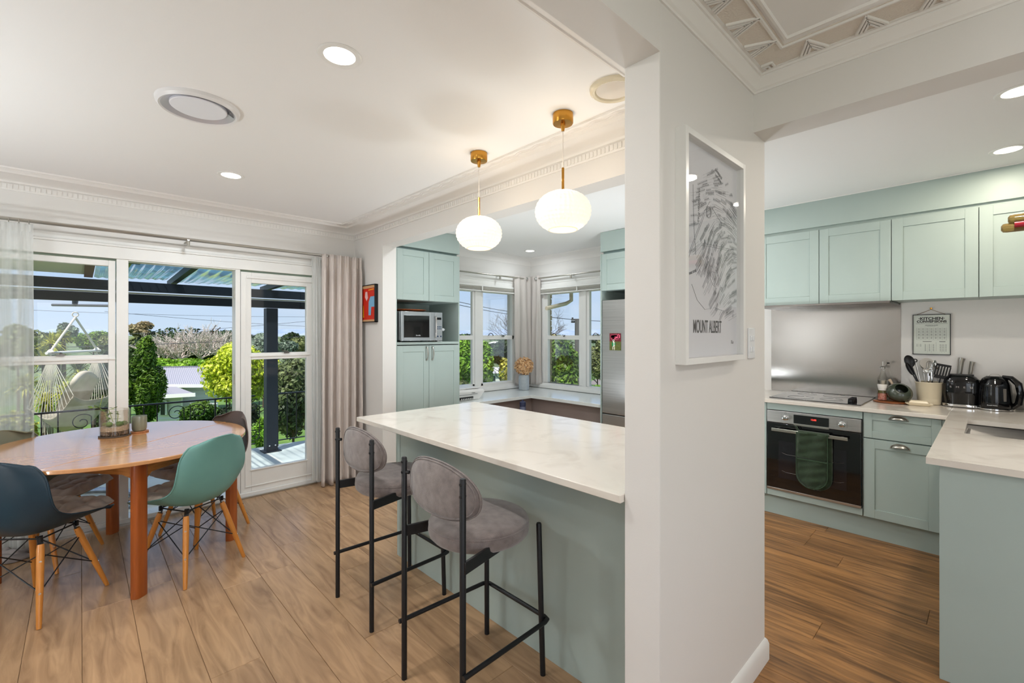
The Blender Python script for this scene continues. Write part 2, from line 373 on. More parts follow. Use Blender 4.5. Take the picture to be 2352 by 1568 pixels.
# skirting round the wing wall
def prof_path(mb, path, prof, side=1, closed=False):
    """sweep prof [(out, z)] along a 2-D path; out is measured to the left (side=1) or right (-1)"""
    P = [Vector((p[0], p[1])) for p in path]; N = len(P); offs = []
    for i in range(N):
        def nrm(a, b): d = (b - a).normalized(); return Vector((-d.y, d.x)) * side
        if closed or 0 < i < N - 1:
            n1, n2 = nrm(P[i - 1], P[i]), nrm(P[i], P[(i + 1) % N]); k = (n1 + n2); k = k / (1 + n1.dot(n2))
        elif i == 0: k = nrm(P[0], P[1])
        else: k = nrm(P[-2], P[-1])
        offs.append(k)
    b = len(mb.v); n = len(prof)
    for p, k in zip(P, offs):
        for o, z in prof: q = p + k * o; mb.v.append((q.x, q.y, z))
    for i in range(N if closed else N - 1):
        j = (i + 1) % N
        for t in range(n):
            u = (t + 1) % n; mb.f.append((b + i * n + t, b + j * n + t, b + j * n + u, b + i * n + u))
    if not closed: mb.f.append(tuple(b + t for t in range(n))); mb.f.append(tuple(b + (N - 1) * n + t for t in reversed(range(n))))
    return mb
SK = [(0, .0), (.014, .0), (.014, .07), (.008, .088), (.002, .095), (0, .095)]
struct('baseboard_wing', prof_path(MB(), [(1.272, YW0), (XP1, YW0), (XP1, YW1)], SK, -1), WHITE, 'white skirting board round the foot of the wing wall', 'skirting board')
struct('baseboard_partition', prof_path(MB(), [(XP0, 3.925), (XP0, YA)], SK, 1), WHITE, 'white skirting board beside the grey curtain', 'skirting board')
# dining cornice with dentil and wave mouldings
CP = [(0, 2.398), (.007, 2.398), (.010, 2.404), (.010, 2.442), (.016, 2.446)]
for i in range(9):
    a = radians(90 * i / 8); CP.append((.020 + .128 * (1 - cos(a)), 2.447 + .033 * sin(a)))
CP += [(.151, 2.486), (.158, 2.492), (.160, 2.495), (.216, 2.495), (.218, 2.490), (.226, 2.490), (.228, 2.5), (0, 2.5)]
cpath = [(XL, YW1), (XL, YA), (XP0, YA), (XP0, YW1)]
cor = struct('trim_1', prof_path(MB(), cpath, CP, -1, closed=True), PLASTER, 'white plaster cornice round the dining ceiling', 'cornice', smooth=50)
d = MB(); wv = MB()
def along(a, b, pitch):
    a, b = Vector(a), Vector(b); L = (b - a).length; n = int(L / pitch); return [(a.lerp(b, (i + .5) / n)) for i in range(n)]
for p in along((-.9, YA), (XP0 - .02, YA), .026): d.box(p.x - .0085, p.y - .0145, 2.408, p.x + .0085, p.y - .006, 2.438)
for p in along((XP0, YA - .02), (XP0, YW1 + .01), .026): d.box(p.x - .0145, p.y - .0085, 2.408, p.x - .006, p.y + .0085, 2.438)
for k, ph in ((.178, 0), (.196, 0)):
    wv.tube([(-.9 + i * .012, YA - k - .009 * sin(i * .012 * 2 * pi / .13), 2.4945) for i in range(int((2.7) / .012))], .0045, 5)
    wv.tube([(XP0 - k - .009 * sin(i * .012 * 2 * pi / .13), YA - .26 - i * .012, 2.4945) for i in range(int(3.35 / .012))], .0045, 5)
build('dentil_band', d, PLASTER, cor, kind='stuff'); build('wave_moulding', wv, PLASTER, cor, kind='stuff')
# kitchen cove
KP = [(0, 2.40), (.006, 2.40), (.008, 2.408)] + [(.008 + .085 * (1 - cos(radians(a))), 2.41 + .075 * sin(radians(a))) for a in range(0, 91, 15)] + [(.1, 2.492), (.1, 2.5), (0, 2.5)]
struct('trim_2', prof_path(MB(), [(XP1, YA), (XR, YA), (XR, 2.8)], KP, -1), PLASTER, 'plain white coved cornice over the kitchen corner windows', 'cornice', smooth=50)
# hallway ceiling: pressed plaster border with stepped chevrons
HP = [(0, 2.440), (.006, 2.440), (.008, 2.447), (.016, 2.452), (.022, 2.462), (.034, 2.474), (.040, 2.482), (.040, 2.487), (.046, 2.488), (.050, 2.494), (.060, 2.495), (.060, 2.5), (0, 2.5)]
hc = struct('trim_3', prof_path(MB(), [(XL, YW0), (XP0, YW0), (XP0, YB), (XL, YB)], HP, -1, closed=True), PLASTER, 'white stepped plaster cornice round the hallway ceiling', 'cornice', smooth=25)
RELIEF = mat('stippled plaster', (228, 219, 208), .6, bump=.8, bscale=150)
rel = MB().box(XL + .06, YW0 - .165, 2.4975, XP0 - .06, YW0 - .06, 2.5005).box(XP0 - .18, YB + .06, 2.4975, XP0 - .06, YW0 - .1652, 2.5005)
build('stippled_border', rel, RELIEF, hc)
for dx, dy in ((.164, .148), (.21, .176)):
    rb = prof_path(MB(), [(XL + dx, YW0 - dy), (XP0 - dx, YW0 - dy), (XP0 - dx, YB + dy), (XL + dx, YB + dy)], [(0, 2.5), (.002, 2.492), (.010, 2.491), (.013, 2.5)], -1, closed=True)
    build('ceiling_rib', rb, PLASTER, hc)
def chevron(c, out, along_):
    c, out, al = Vector(c), Vector(out), Vector(along_); q = MB()
    for k in range(3):
        h = .095 - k * .024; wd = .044 - k * .012
        for s_ in (-1, 1):
            a = c + al * wd * s_; b = c + out * h
            q.bar((a.x, a.y, 2.4945), (b.x, b.y, 2.4945), .0065, .010)
    build('chevron', q, PLASTER, hc)
for i in range(9): chevron((1.995, .287 + .17 * (1 - i), 0), (-1, 0, 0), (0, 1, 0))
for i in range(9): chevron((1.82 - .17 * (i), .628, 0), (0, -1, 0), (1, 0, 0))
q = MB()
for k in range(3): q.bar((XP0 - .062, YW0 - .10 + k * .016, 2.4945), (XP0 - .10 + k * .016, YW0 - .10 + k * .016, 2.4945), .006, .01); q.bar((XP0 - .10 + k * .016, YW0 - .062, 2.4945), (XP0 - .10 + k * .016, YW0 - .10 + k * .016, 2.4945), .006, .01)
build('corner_motif', q, PLASTER, hc)

# ---------------------------------------------------------------- big window / door wall
YG = 4.505
def rectframe(x0, x1, z0, z1, wl, wr, wb, wt, y0, y1):
    return MB().box(x0, y0, z0, x0 + wl, y1, z1).box(x1 - wr, y0, z0, x1, y1, z1).box(x0 + wl, y0, z0, x1 - wr, y1, z0 + wb).box(x0 + wl, y0, z1 - wt, x1 - wr, y1, z1)
def latch(parent, x, y, z):
    q = MB().box(x - .022, y - .012, z, x + .022, y, z + .012).tube([(x, y - .008, z + .012), (x, y - .01, z + .022)], .008, 8).bar((x - .045, y - .012, z + .022), (x + .01, y - .012, z + .018), .008, .006)
    build('latch', q, STEEL_D, parent, bevel=.001)
w1 = thing('window_1', 'fixed white timber window left of the open doorway', 'window', (-.35, YG, .05), kind='structure')
f = rectframe(-.84, .191, .045, 1.984, .05, .039, .155, .042, YG + .006, YG + .05)
f.box(-.79, YG + .006, 1.224, .152, YG + .05, 1.284)
build('window_frame', f, WHITE, w1, bevel=.003); build('mid_rail', box(-.79, YG - .002, 1.248, .191, YG + .01, 1.262), WHITE, w1, bevel=.002)
build('pane', box(-.79, YG + .026, 1.284, .152, YG + .030, 1.942), GLASS, w1); build('pane', box(-.79, YG + .026, .2, .152, YG + .030, 1.224), GLASS, w1)
latch(w1, -.10, YG + .004, 1.284)
d1 = thing('door_1', 'white timber frame of the open doorway onto the deck', 'doorway', (.63, YG, 0), kind='structure')
build('door_post', box(.197, YG - .004, .03, .266, YG + .12, 2.0), WHITE, d1, bevel=.003)
build('door_post', box(.975, YG - .004, .03, 1.012, YG + .12, 2.0), WHITE, d1, bevel=.003)
q = MB()
for z in (1.75, 1.0, .35): q.tube([(.974, YG + .03, z), (.974, YG + .03, z + .09)], .006, 8)
build('hinge', q, NICKEL, d1)
build('door_head', box(.266, YG - .004, 1.992, .975, YG + .12, 2.0), WHITE, d1)
w2 = thing('window_2', 'white glazed sidelight with a mid rail and low panel right of the doorway', 'window', (1.33, YG, .05), kind='structure')
f = rectframe(1.016, 1.652, .045, 1.984, .083, .081, .192, .094, YG + .004, YG + .05)
f.box(1.099, YG + .004, 1.211, 1.571, YG + .05, 1.27)
build('window_frame', f, WHITE, w2, bevel=.003)
build('mid_rail', box(1.09, YG - .004, 1.236, 1.60, YG + .01, 1.25), WHITE, w2, bevel=.002)
build('head_bead', box(1.06, YG - .006, 1.93, 1.63, YG + .006, 1.95), WHITE, w2, bevel=.002)
build('bottom_bead', box(1.09, YG - .003, .228, 1.58, YG + .01, .238), WHITE, w2, bevel=.002)
build('panel_bead', MB().box(1.05, YG - .002, .09, 1.056, YG + .006, 1.93).box(1.056, YG - .002, .09, 1.62, YG + .006, .096), WHITE, w2)
build('pane', box(1.099, YG + .024, 1.27, 1.571, YG + .028, 1.89), GLASS, w2); build('pane', box(1.099, YG + .024, .237, 1.571, YG + .028, 1.211), GLASS, w2)
latch(w2, 1.39, YG + .002, 1.262)
struct('trim_4', MB().box(OX0, YG - .01, .0, OX1, YG + .14, .045), WHITE, 'white timber sill along the foot of the glass doors', 'sill', bevel=.004)
struct('trim_5', box(OX0, YG - .03, 0, OX1, YG - .01, .012), NICKEL, 'thin aluminium strip in front of the door sill', 'threshold')
tr = MB().box(OX0 - .05, YG - .012, 2.0, OX1 + .02, YA + .02, 2.088).box(OX0 - .06, YG - .02, 2.088, OX1 + .03, YA, 2.104).box(OX0 - .05, YG - .006, 2.104, OX1 + .02, YA, 2.15).box(OX1 + .001, YG - .008, 0, OX1 + .05, YA, 2.0)
struct('trim_6', tr, WHITE, 'white architrave above the glass doors', 'architrave', bevel=.003)
# ---------------------------------------------------------------- kitchen corner windows
w3 = thing('window_3', 'white casement pair left of the kitchen corner', 'window', (3.8, YA, WZ0), kind='structure')
f = rectframe(WX0, WX1, WZ0, WZ1, .04, .03, .045, .05, YA + .006, YA + .06)
f.box(3.606, YA + .006, WZ0, 3.640, YA + .05, WZ1).box(3.640, YA - .004, WZ0, 3.742, YA + .07, WZ1).box(3.742, YA + .006, WZ0, 3.779, YA + .05, WZ1)
f.box(WX0, YA + .006, 1.368, 3.606, YA + .05, 1.423).box(3.779, YA + .006, 1.368, WX1, YA + .05, 1.423)
build('window_frame', f, WHITE, w3, bevel=.003)
for a, b in ((WX0 + .04, 3.606), (3.779, WX1 - .03)):
    build('pane', box(a, YA + .026, .8, b, YA + .030, 1.368), GLASS, w3); build('pane', box(a, YA + .026, 1.423, b, YA + .030, WZ1 - .04), GLASS, w3)
def pull(parent, a, b, z):
    a, b = Vector(a), Vector(b); build('window_pull', MB().tube([(a.x, a.y, z)] + [tuple(a.lerp(b, i / 6)) [:2] + (z + .03 * sin(pi * i / 6) + .004,) for i in range(1, 6)] + [(b.x, b.y, z)], .005, 6), STEEL_D, parent)
pull(w3, (3.86, YA - .002, 0), (3.95, YA - .002, 0), 1.418); latch(w3, 4.12, YA + .002, 1.405)
w4 = thing('window_4', 'white casement pair right of the kitchen corner', 'window', (XR, 3.7, WZ0), kind='structure')
f = MB()
def fy(y0, y1, z0, z1, a=.006, b=.06): f.box(XR + a, y0, z0, XR + b, y1, z1)
fy(4.197, WY1, WZ0, WZ1); fy(4.26, WY1, WZ0, WZ1, -.004, .07); fy(3.61, 3.656, WZ0, WZ1, .006, .05); fy(3.535, 3.61, WZ0, WZ1, -.004, .07); fy(3.49, 3.535, WZ0, WZ1, .006, .05); fy(WY0, WY0 + .05, WZ0, WZ1)
fy(WY0, WY1, WZ0, WZ0 + .02); fy(WY0, WY1, 1.98, WZ1); fy(3.656, 4.197, 1.367, 1.423, .006, .05); fy(WY0, 3.49, 1.367, 1.423, .006, .05); fy(3.656, 4.197, WZ0, .78, .006, .05)
build('window_frame', f, WHITE, w4, bevel=.003)
for a, b in ((3.656, 4.197), (WY0 + .05, 3.49)):
    build('pane', box(XR + .026, a, .78, XR + .030, b, 1.367), GLASS, w4); build('pane', box(XR + .026, a, 1.423, XR + .030, b, 1.98), GLASS, w4)
pull(w4, (XR - .002, 4.12, 0), (XR - .002, 4.03, 0), 1.418); latch(w4, XR + .001, 3.9, 1.405); pull(w4, (XR - .002, 3.43, 0), (XR - .002, 3.35, 0), 1.418)
q = prof_path(MB(), [(XP1 + .76, YA), (XR, YA), (XR, 2.81)], [(0, .705), (.05, .705), (.052, .72), (.045, .752), (.02, .762), (0, .775)], -1)
struct('trim_7', q, WHITE, 'white stepped window sill round the kitchen corner', 'sill', bevel=.002)
q = prof_path(MB(), [(XP1 + .76, YA), (XR, YA), (XR, 2.81)], [(0, 2.03), (.03, 2.03), (.03, 2.055), (.016, 2.06), (.016, 2.13), (.022, 2.135), (.022, 2.20), (0, 2.205)], -1)
struct('trim_8', q, WHITE, 'white lining boards above the kitchen corner windows', 'architrave')
# ---------------------------------------------------------------- kitchen joinery
def shaker(o, u, n, w, z0, z1, m=SAGE, name='door', parent=None, rail=.062, t=.018, rec=.006):
    """framed door: lower corner o on the front plane, runs w along u, faces n"""
    o, u, n = Vector(o), Vector(u), Vector(n); mb = MB(); up = Vector((0, 0, 1))
    def bx(a0, a1, b0, b1, d0, d1):
        c = o + u * (a0 + a1) / 2 + up * ((b0 + b1) / 2) - n * (d0 + d1) / 2; c.z = (b0 + b1) / 2
        mb.obox(c, u, up, n, (a1 - a0) / 2, (b1 - b0) / 2, (d1 - d0) / 2)
    bx(0, rail, z0, z1, 0, t); bx(w - rail, w, z0, z1, 0, t); bx(rail, w - rail, z0, z0 + rail, 0, t); bx(rail, w - rail, z1 - rail, z1, 0, t)
    bx(rail, w - rail, z0 + rail, z1 - rail, rec, t)
    return build(name, mb, m, parent, bevel=.0012)
# island
isl = thing('kitchen_island', 'sage painted breakfast counter base under the pale stone top', 'kitchen island', (1.83, 1.75, 0))
build('body', MB().box(1.518, .83, 0, 2.17, 2.651, .893), SAGE, isl)
build('front_panel', box(1.50, .83, 0, 1.5175, 2.628, .893), SAGE, isl, bevel=.001)
build('end_panel', box(1.50, 2.652, 0, 2.18, 2.669, .893), SAGE, isl, bevel=.001)
build('corner_strip', box(1.498, 2.630, 0, 1.5175, 2.651, .893), SAGE, isl, bevel=.001)
single('worktop', box(1.25, .816, .8935, 2.193, 2.726, .92), QUARTZ, 'pale veined stone top of the breakfast counter, overhanging toward the stools', 'worktop', bevel=.0025)
# tall cabinet
tc_ = thing('tall_cabinet', 'tall sage cabinet with a microwave niche left of the corner windows', 'cabinet', (2.58, 4.23, 0))
X0, X1, YF = 2.199, 2.962, 3.94
b = MB().box(X0, YF + .002, 0, X0 + .014, YA, 2.272).box(X1 - .014, YF + .002, 0, X1, YA, 2.272).box(X0 + .014, YF + .025, 0, X1 - .014, YA - .001, 1.325).box(X0 + .014, YF + .03, 1.775, X1 - .014, YA - .001, 2.272)
b.box(X0 + .014, YA - .012, 1.36, X1 - .014, YA - .001, 1.775)
build('carcass', b, SAGE, tc_, bevel=.0008)
build('niche_shelf', box(X0 + .014, YF, 1.334, X1 - .014, YA - .012, 1.36), SAGE, tc_, bevel=.001)
build('top_rail', box(X0, YF + .04, 2.272, X1 - .01, YA, 2.30), SAGE_SHADE, tc_)
build('bulkhead', box(X0, YF + .001, 2.296, X1, YA, 2.498), SAGE, tc_, bevel=.001)
for a, b_ in ((2.214, 2.573), (2.577, 2.947)):
    shaker((a, YF, 0), (1, 0, 0), (0, -1, 0), b_ - a, 1.776, 2.27, parent=tc_)
    dr = shaker((a, YF, 0), (1, 0, 0), (0, -1, 0), b_ - a, .12, 1.325, parent=tc_)
    hx = 2.543 if a < 2.5 else 2.612
    h = MB().tube([(hx, YF, 1.305), (hx, YF - .018, 1.302), (hx, YF - .030, 1.27), (hx, YF - .032, 1.24), (hx, YF - .028, 1.21), (hx, YF - .016, 1.180), (hx, YF, 1.177)], [.010, .007, .0055, .0075, .0055, .007, .010], 8)
    build('handle', h, NICKEL, dr)
build('kickboard', box(X0, YF + .05, 0, X1, YF + .065, .115), SAGE, tc_)
# microwave with its parts
mw = thing('microwave', 'silver microwave oven standing in the cabinet niche', 'microwave', (2.478, 4.15, 1.36))
MF = 3.905; MS = mat('silver plastic', (176, 182, 186), .3, .7)
build('casing', box(2.238, MF + .03, 1.378, 2.716, 4.29, 1.66), MS, mw, bevel=.006)
q = MB().box(2.238, MF, 1.372, 2.268, MF + .03, 1.66).box(2.56, MF, 1.372, 2.63, MF + .03, 1.66).box(2.268, MF, 1.372, 2.56, MF + .03, 1.405).box(2.268, MF, 1.62, 2.56, MF + .03, 1.66)
dr = build('door', q, MS, mw, bevel=.004); build('door_window', box(2.266, MF + .006, 1.403, 2.562, MF + .02, 1.622), BLACKG, mw)
build('handle', MB().tube([(2.622, MF, 1.405), (2.624, MF - .022, 1.412), (2.624, MF - .026, 1.5), (2.624, MF - .022, 1.612), (2.622, MF, 1.62)], .0085, 10), CHROME, dr)
cp = build('control_panel', box(2.632, MF + .001, 1.372, 2.716, MF + .03, 1.66), MS, mw, bevel=.004)
build('display', box(2.65, MF - .001, 1.585, 2.70, MF + .004, 1.608), BLACKG, cp)
NAVY = mat('navy button', (40, 62, 88), .4)
for j in range(2):
    for i in range(3):
        build('button', MB().lathe([(.0062, 0), (.0062, .003), (.004, .004)], n=10).xf(Matrix.Translation((2.657 + i * .019, MF + .001, 1.512 - j * .019)) @ Matrix.Rotation(pi / 2, 4, 'X')), NAVY, cp)
for i in (0, 2): build('button', MB().lathe([(.0082, 0), (.0082, .004), (.005, .005)], n=12).xf(Matrix.Translation((2.657 + i * .019, MF + .001, 1.415)) @ Matrix.Rotation(pi / 2, 4, 'X')), NAVY, cp)
q = MB()
for j in range(5):
    for i in range(3): q.box(2.655 + i * .019, MF - .0005, 1.46 - j * .011 + (j > 2) * .09, 2.659 + i * .019, MF + .002, 1.463 - j * .011 + (j > 2) * .09)
build('key_markings', q, mat('grey print', (90, 100, 108), .5), cp, kind='stuff')
for x in (2.27, 2.68):
    for y in (MF + .06, 4.25): build('foot', MB().lathe([(.012, 0), (.014, .018)], (x, y, 1.36), 10), BLACKP, mw)
TXW = mat('white print', (232, 234, 236), .4)
text('logo', 'Breville', .017, basis((2.43, MF + .004, 1.425), (1, 0, 0), (0, 0, 1)), TXW, mw)
single('serving_platter', MB().lathe([(.02, .0), (.10, .0), (.175, .012), (.19, .02), (.186, .024), (.10, .010), (0, .008)], (2.42, 4.10, 1.66), 36), TEAKL, 'round wooden platter lying on top of the microwave', 'platter')
CARD = mat('photo print dark', (34, 36, 26), .35, c2=(200, 190, 90), nscale=28, lo=.5, hi=.72, ndet=6)
bk = thing('photo_calendar', 'small dark floral photo calendar leaning in the niche beside the microwave', 'calendar', (2.78, 4.2, 1.36))
build('card', MB().obox((2.80, 4.21, 1.465), (1, 0, 0), (0, .12, .99), (0, -.99, .12), .07, .105, .003), CARD, bk)
build('red_patch', MB().obox((2.77, 4.200, 1.455), (1, 0, 0), (0, .12, .99), (0, -.99, .12), .03, .014, .002), mat('red print', (176, 40, 34), .4), bk)
or_ = thing('ornament', 'white ceramic bird-like ornament with a long straight beak in the niche', 'ornament', (2.765, 4.06, 1.36))
WC = mat('white ceramic', (228, 230, 232), .25, coat=.3)
build('body', MB().tube([(2.745, 4.06, 1.36), (2.75, 4.06, 1.385), (2.765, 4.06, 1.42), (2.768, 4.06, 1.46), (2.757, 4.06, 1.492)], [.022, .028, .031, .028, .020], 14), WC, or_)
build('beak', MB().tube([(2.748, 4.06, 1.487), (2.79, 4.06, 1.489), (2.832, 4.06, 1.487), (2.846, 4.06, 1.487)], [.018, .014, .017, .010], 12), WC, or_)
build('eye', MB().lathe([(0, .004), (.0045, .002), (.0045, 0)], n=8).xf(Matrix.Translation((2.775, 4.031, 1.462)) @ Matrix.Rotation(pi / 2, 4, 'X')), BLACKP, or_)
build('foot', MB().box(2.70, 4.03, 1.36, 2.80, 4.09, 1.364), WC, or_, bevel=.001)
# fridge and its surround
fr = thing('fridge', 'tall stainless steel fridge at the end of the window bench', 'fridge', (4.28, 2.45, 0))
build('cabinet', box(4.00, 2.10, .02, 4.62, 2.796, 1.785), STEEL_D, fr)
dr = build('door', box(3.945, 2.105, .62, 3.998, 2.794, 1.789), STEEL, fr, bevel=.006)
build('freezer_door', box(3.945, 2.105, .04, 3.998, 2.794, .612), STEEL, fr, bevel=.006)
build('handle', MB().tube([(3.945, 2.15, .9), (3.915, 2.15, .92), (3.915, 2.15, 1.5), (3.945, 2.15, 1.52)], .01, 10), NICKEL, dr)
fs = thing('fridge_surround', 'sage cabinet built over and beside the fridge', 'cabinet', (4.28, 2.45, 0))
build('side_panel', box(3.945, 2.802, 0, 4.645, 2.816, 2.272), SAGE, fs, bevel=.001)
build('carcass', box(3.97, 1.9, 1.89, 4.645, 2.80, 2.272), SAGE, fs)
shaker((3.945, 2.799, 0), (0, -1, 0), (-1, 0, 0), .448, 1.889, 2.268, parent=fs); shaker((3.945, 2.348, 0), (0, -1, 0), (-1, 0, 0), .448, 1.889, 2.268, parent=fs)
build('top_rail', box(3.98, 1.9, 2.272, 4.645, 2.80, 2.296), SAGE_SHADE, fs)
build('bulkhead', box(3.947, 1.9, 2.296, 4.645, 2.816, 2.498), SAGE, fs, bevel=.001)
build('alcove_back', box(4.60, 2.1, 1.795, 4.645, 2.80, 1.889), mat('deep blue shade panel', (52, 66, 84), .6), fs)  # dark blue back paints in the shade of the gap above the fridge
# photo of a dog under a magnet
ph = thing('photo_card', 'photo of a dog in a green coat stuck on the fridge door', 'photo', (3.942, 2.635, 1.27))
def on_fridge(y, z, hy, hz, m, name, d=0): return build(name, box(3.9425 - d, y - hy, z - hz, 3.9445 - d * .9, y + hy, z + hz), m, ph)
on_fridge(2.632, 1.36, .068, .087, mat('photo maroon', (70, 18, 26), .3, c2=(126, 44, 54), nscale=60), 'print')
on_fridge(2.632, 1.318, .068, .045, mat('photo lawn', (104, 106, 52), .3, c2=(70, 80, 34), nscale=50), 'lawn_area', .0004)
DW = mat('photo dog white', (226, 218, 206), .3)
q = MB()
for y, z, a, c in ((2.650, 1.335, .020, .026), (2.652, 1.372, .011, .013), (2.660, 1.295, .004, .018), (2.642, 1.293, .004, .018)):
    q.lathe([(a, 0), (a * .7, .0006), (0, .0008)], n=14, sy=c / a).xf(Matrix.Identity(4)) if 0 else None
    n_ = len(q.v); t = MB().lathe([(a, 0), (a * .8, .0006), (0, .0008)], n=14, sy=c / a).xf(Matrix.Translation((3.9415, y, z)) @ Matrix(((0, 0, -1, 0), (1, 0, 0, 0), (0, 1, 0, 0), (0, 0, 0, 1)))); q.add(t)
build('dog_figure', q, DW, ph)
q = MB()
for y, z, a, c in ((2.660, 1.335, .010, .022), (2.634, 1.338, .007, .018)):
    q.add(MB().lathe([(a, 0), (a * .8, .0006), (0, .0008)], n=12, sy=c / a).xf(Matrix.Translation((3.9405, y, z)) @ Matrix(((0, 0, -1, 0), (1, 0, 0, 0), (0, 1, 0, 0), (0, 0, 0, 1)))))
build('green_coat', q, mat('photo green', (30, 140, 84), .3), ph)
build('dog_face', MB().lathe([(.006, 0), (0, .0008)], n=10).xf(Matrix.Translation((3.9400, 2.651, 1.374)) @ Matrix(((0, 0, -1, 0), (1, 0, 0, 0), (0, 1, 0, 0), (0, 0, 0, 1)))), BLACKP, ph)
q = MB(); rr = random.Random(4)
for i in range(14): q.box(3.9412, 2.57 + rr.random() * .12, 1.375 + rr.random() * .06, 3.9424, 2.57 + rr.random() * .12 + .004, 1.382 + rr.random() * .06)
build('blossom_specks', q, mat('photo pink', (226, 90, 120), .4), ph)
# window bench
WB = mat('white bench laminate', (226, 230, 228), .16, coat=.2)
b = MB().prism([(XP1 + .77, 3.836), (3.962, 3.836), (3.962, 2.818), (XR - .001, 2.818), (XR - .001, YA - .001), (XP1 + .77, YA - .001)], .664, .70)
single('window_bench', b, WB, 'white L-shaped bench top running under the kitchen corner windows', 'bench', bevel=.002)
TAUPE = mat('taupe gloss panel', (140, 126, 120), .22, c2=(132, 118, 112), nscale=3, coat=.2)
bb = thing('bench_panelling', 'taupe panelling below the white window bench', 'panelling', (4.2, 4.2, 0))
build('panel', box(XP1 + .78, 3.90, 0, 4.06, 3.93, .663), TAUPE, bb); build('panel', box(4.03, 2.82, 0, 4.06, 3.90, .663), TAUPE, bb)
cy_ = thing('water_canister', 'slim blue-grey canister with a dark cap standing before the taupe panelling', 'canister', (3.78, 3.80, 0))
build('body', MB().lathe([(.036, 0), (.038, .02), (.038, .57), (.034, .59)], (3.78, 3.80, 0), 20), mat('blue grey glaze', (104, 110, 134), .25), cy_)
build('cap', MB().lathe([(.036, .588), (.038, .60), (.037, .64), (.014, .65), (.013, .665), (0, .668)], (3.78, 3.80, 0), 20), mat('navy cap', (50, 56, 84), .4), cy_)
# printer
pr = thing('printer', 'white compact printer standing on the window bench', 'printer', (3.2, 4.15, .70))
PW = mat('printer white', (224, 224, 222), .4)
px0, px1, py0, py1 = 2.99, 3.36, 3.99, 4.30
q = MB(); b0 = [(px0, py0), (px1 - .03, py0), (px1 - .03, py1), (px0, py1)]
q.v += [(px0, py0 + .02, .702), (px1 - .07, py0 + .02, .702), (px1 - .07, py1 - .02, .702), (px0, py1 - .02, .702), (px0, py0, .80), (px1, py0, .79), (px1, py1, .80), (px0, py1, .80), (px0, py0 + .01, .825), (px1 - .02, py0 + .012, .815), (px1 - .02, py1 - .01, .83), (px0, py1 - .01, .83)]
q.f += [(3, 2, 1, 0), (0, 1, 5, 4), (1, 2, 6, 5), (2, 3, 7, 6), (3, 0, 4, 7), (4, 5, 9, 8), (5, 6, 10, 9), (6, 7, 11, 10), (7, 4, 8, 11), (8, 9, 10, 11)]
build('body', q, PW, pr, bevel=.004)
build('lid', box(px0, py0 + .03, .826, px1 - .05, py1 - .02, .838), PW, pr, bevel=.003)
build('paper_slot', MB().obox((3.10, py0 + .010, .728), (1, 0, 0), (0, .2, -1), (0, -1, -.2), .095, .014, .002), BLACKP, pr)
build('front_flap', MB().obox((3.12, py0 - .002, .768), (1, 0, 0), (0, .18, -1), (0, -1, -.18), .13, .002, .0015), mat('grey seam', (120, 122, 124), .5), pr)
q = MB()
for i in range(7): q.obox((3.03 + i * .024, py0 + .005, .722), (1, 0, 0), (0, .2, -1), (0, -1, -.2), .005, .006, .002)
build('rollers', q, PW, pr)
text('logo', 'Canon', .018, basis((3.19, py0 - .0025, .785), (1, 0, 0), (0, 0, 1)), BLACKP, pr)
# vase with dried hydrangea
VX, VY = 4.27, 4.27
vs = thing('flower_vase', 'pale grey cylinder vase holding a round dried hydrangea head', 'vase', (VX, VY, .70))
build('vase', MB().lathe([(.062, 0), (.068, .008), (.070, .16), (.064, .195), (.05, .205), (.046, .20), (.05, .19), (.05, .05), (0, .05)], (VX, VY, .70), 28), mat('concrete vase', (178, 184, 188), .6, c2=(166, 172, 176), nscale=30), vs)
rr = random.Random(11); q = MB()
for i in range(760):
    a, b_ = rr.random() * 2 * pi, math.acos(1 - 2 * rr.random()); rad = .118 * (.72 + .33 * rr.random())
    c = Vector((VX + rad * sin(b_) * cos(a) * 1.05, VY + rad * sin(b_) * sin(a) * 1.05, .70 + .315 + rad * cos(b_)))
    if c.z < .90: c.z = .90 + rr.random() * .03
    n = (c - Vector((VX, VY, 1.0))).normalized(); n = (n + Vector((rr.uniform(-.6, .6), rr.uniform(-.6, .6), rr.uniform(-.6, .6)))).normalized(); t = n.orthogonal().normalized(); s_ = n.cross(t); r_ = .011 + rr.random() * .006
    q.poly([c + t * r_, c + s_ * r_ + n * .004, c - t * r_, c - s_ * r_ + n * .004])
build('flower_head', q, mat('dried hydrangea', (244, 208, 160), .8, c2=(220, 172, 122), nscale=30, translu=.25), vs, kind='stuff')
build('stem', MB().tube([(VX, VY, .76), (VX + .004, VY, .97)], .005, 6), mat('dry stem', (120, 90, 50), .8), vs)
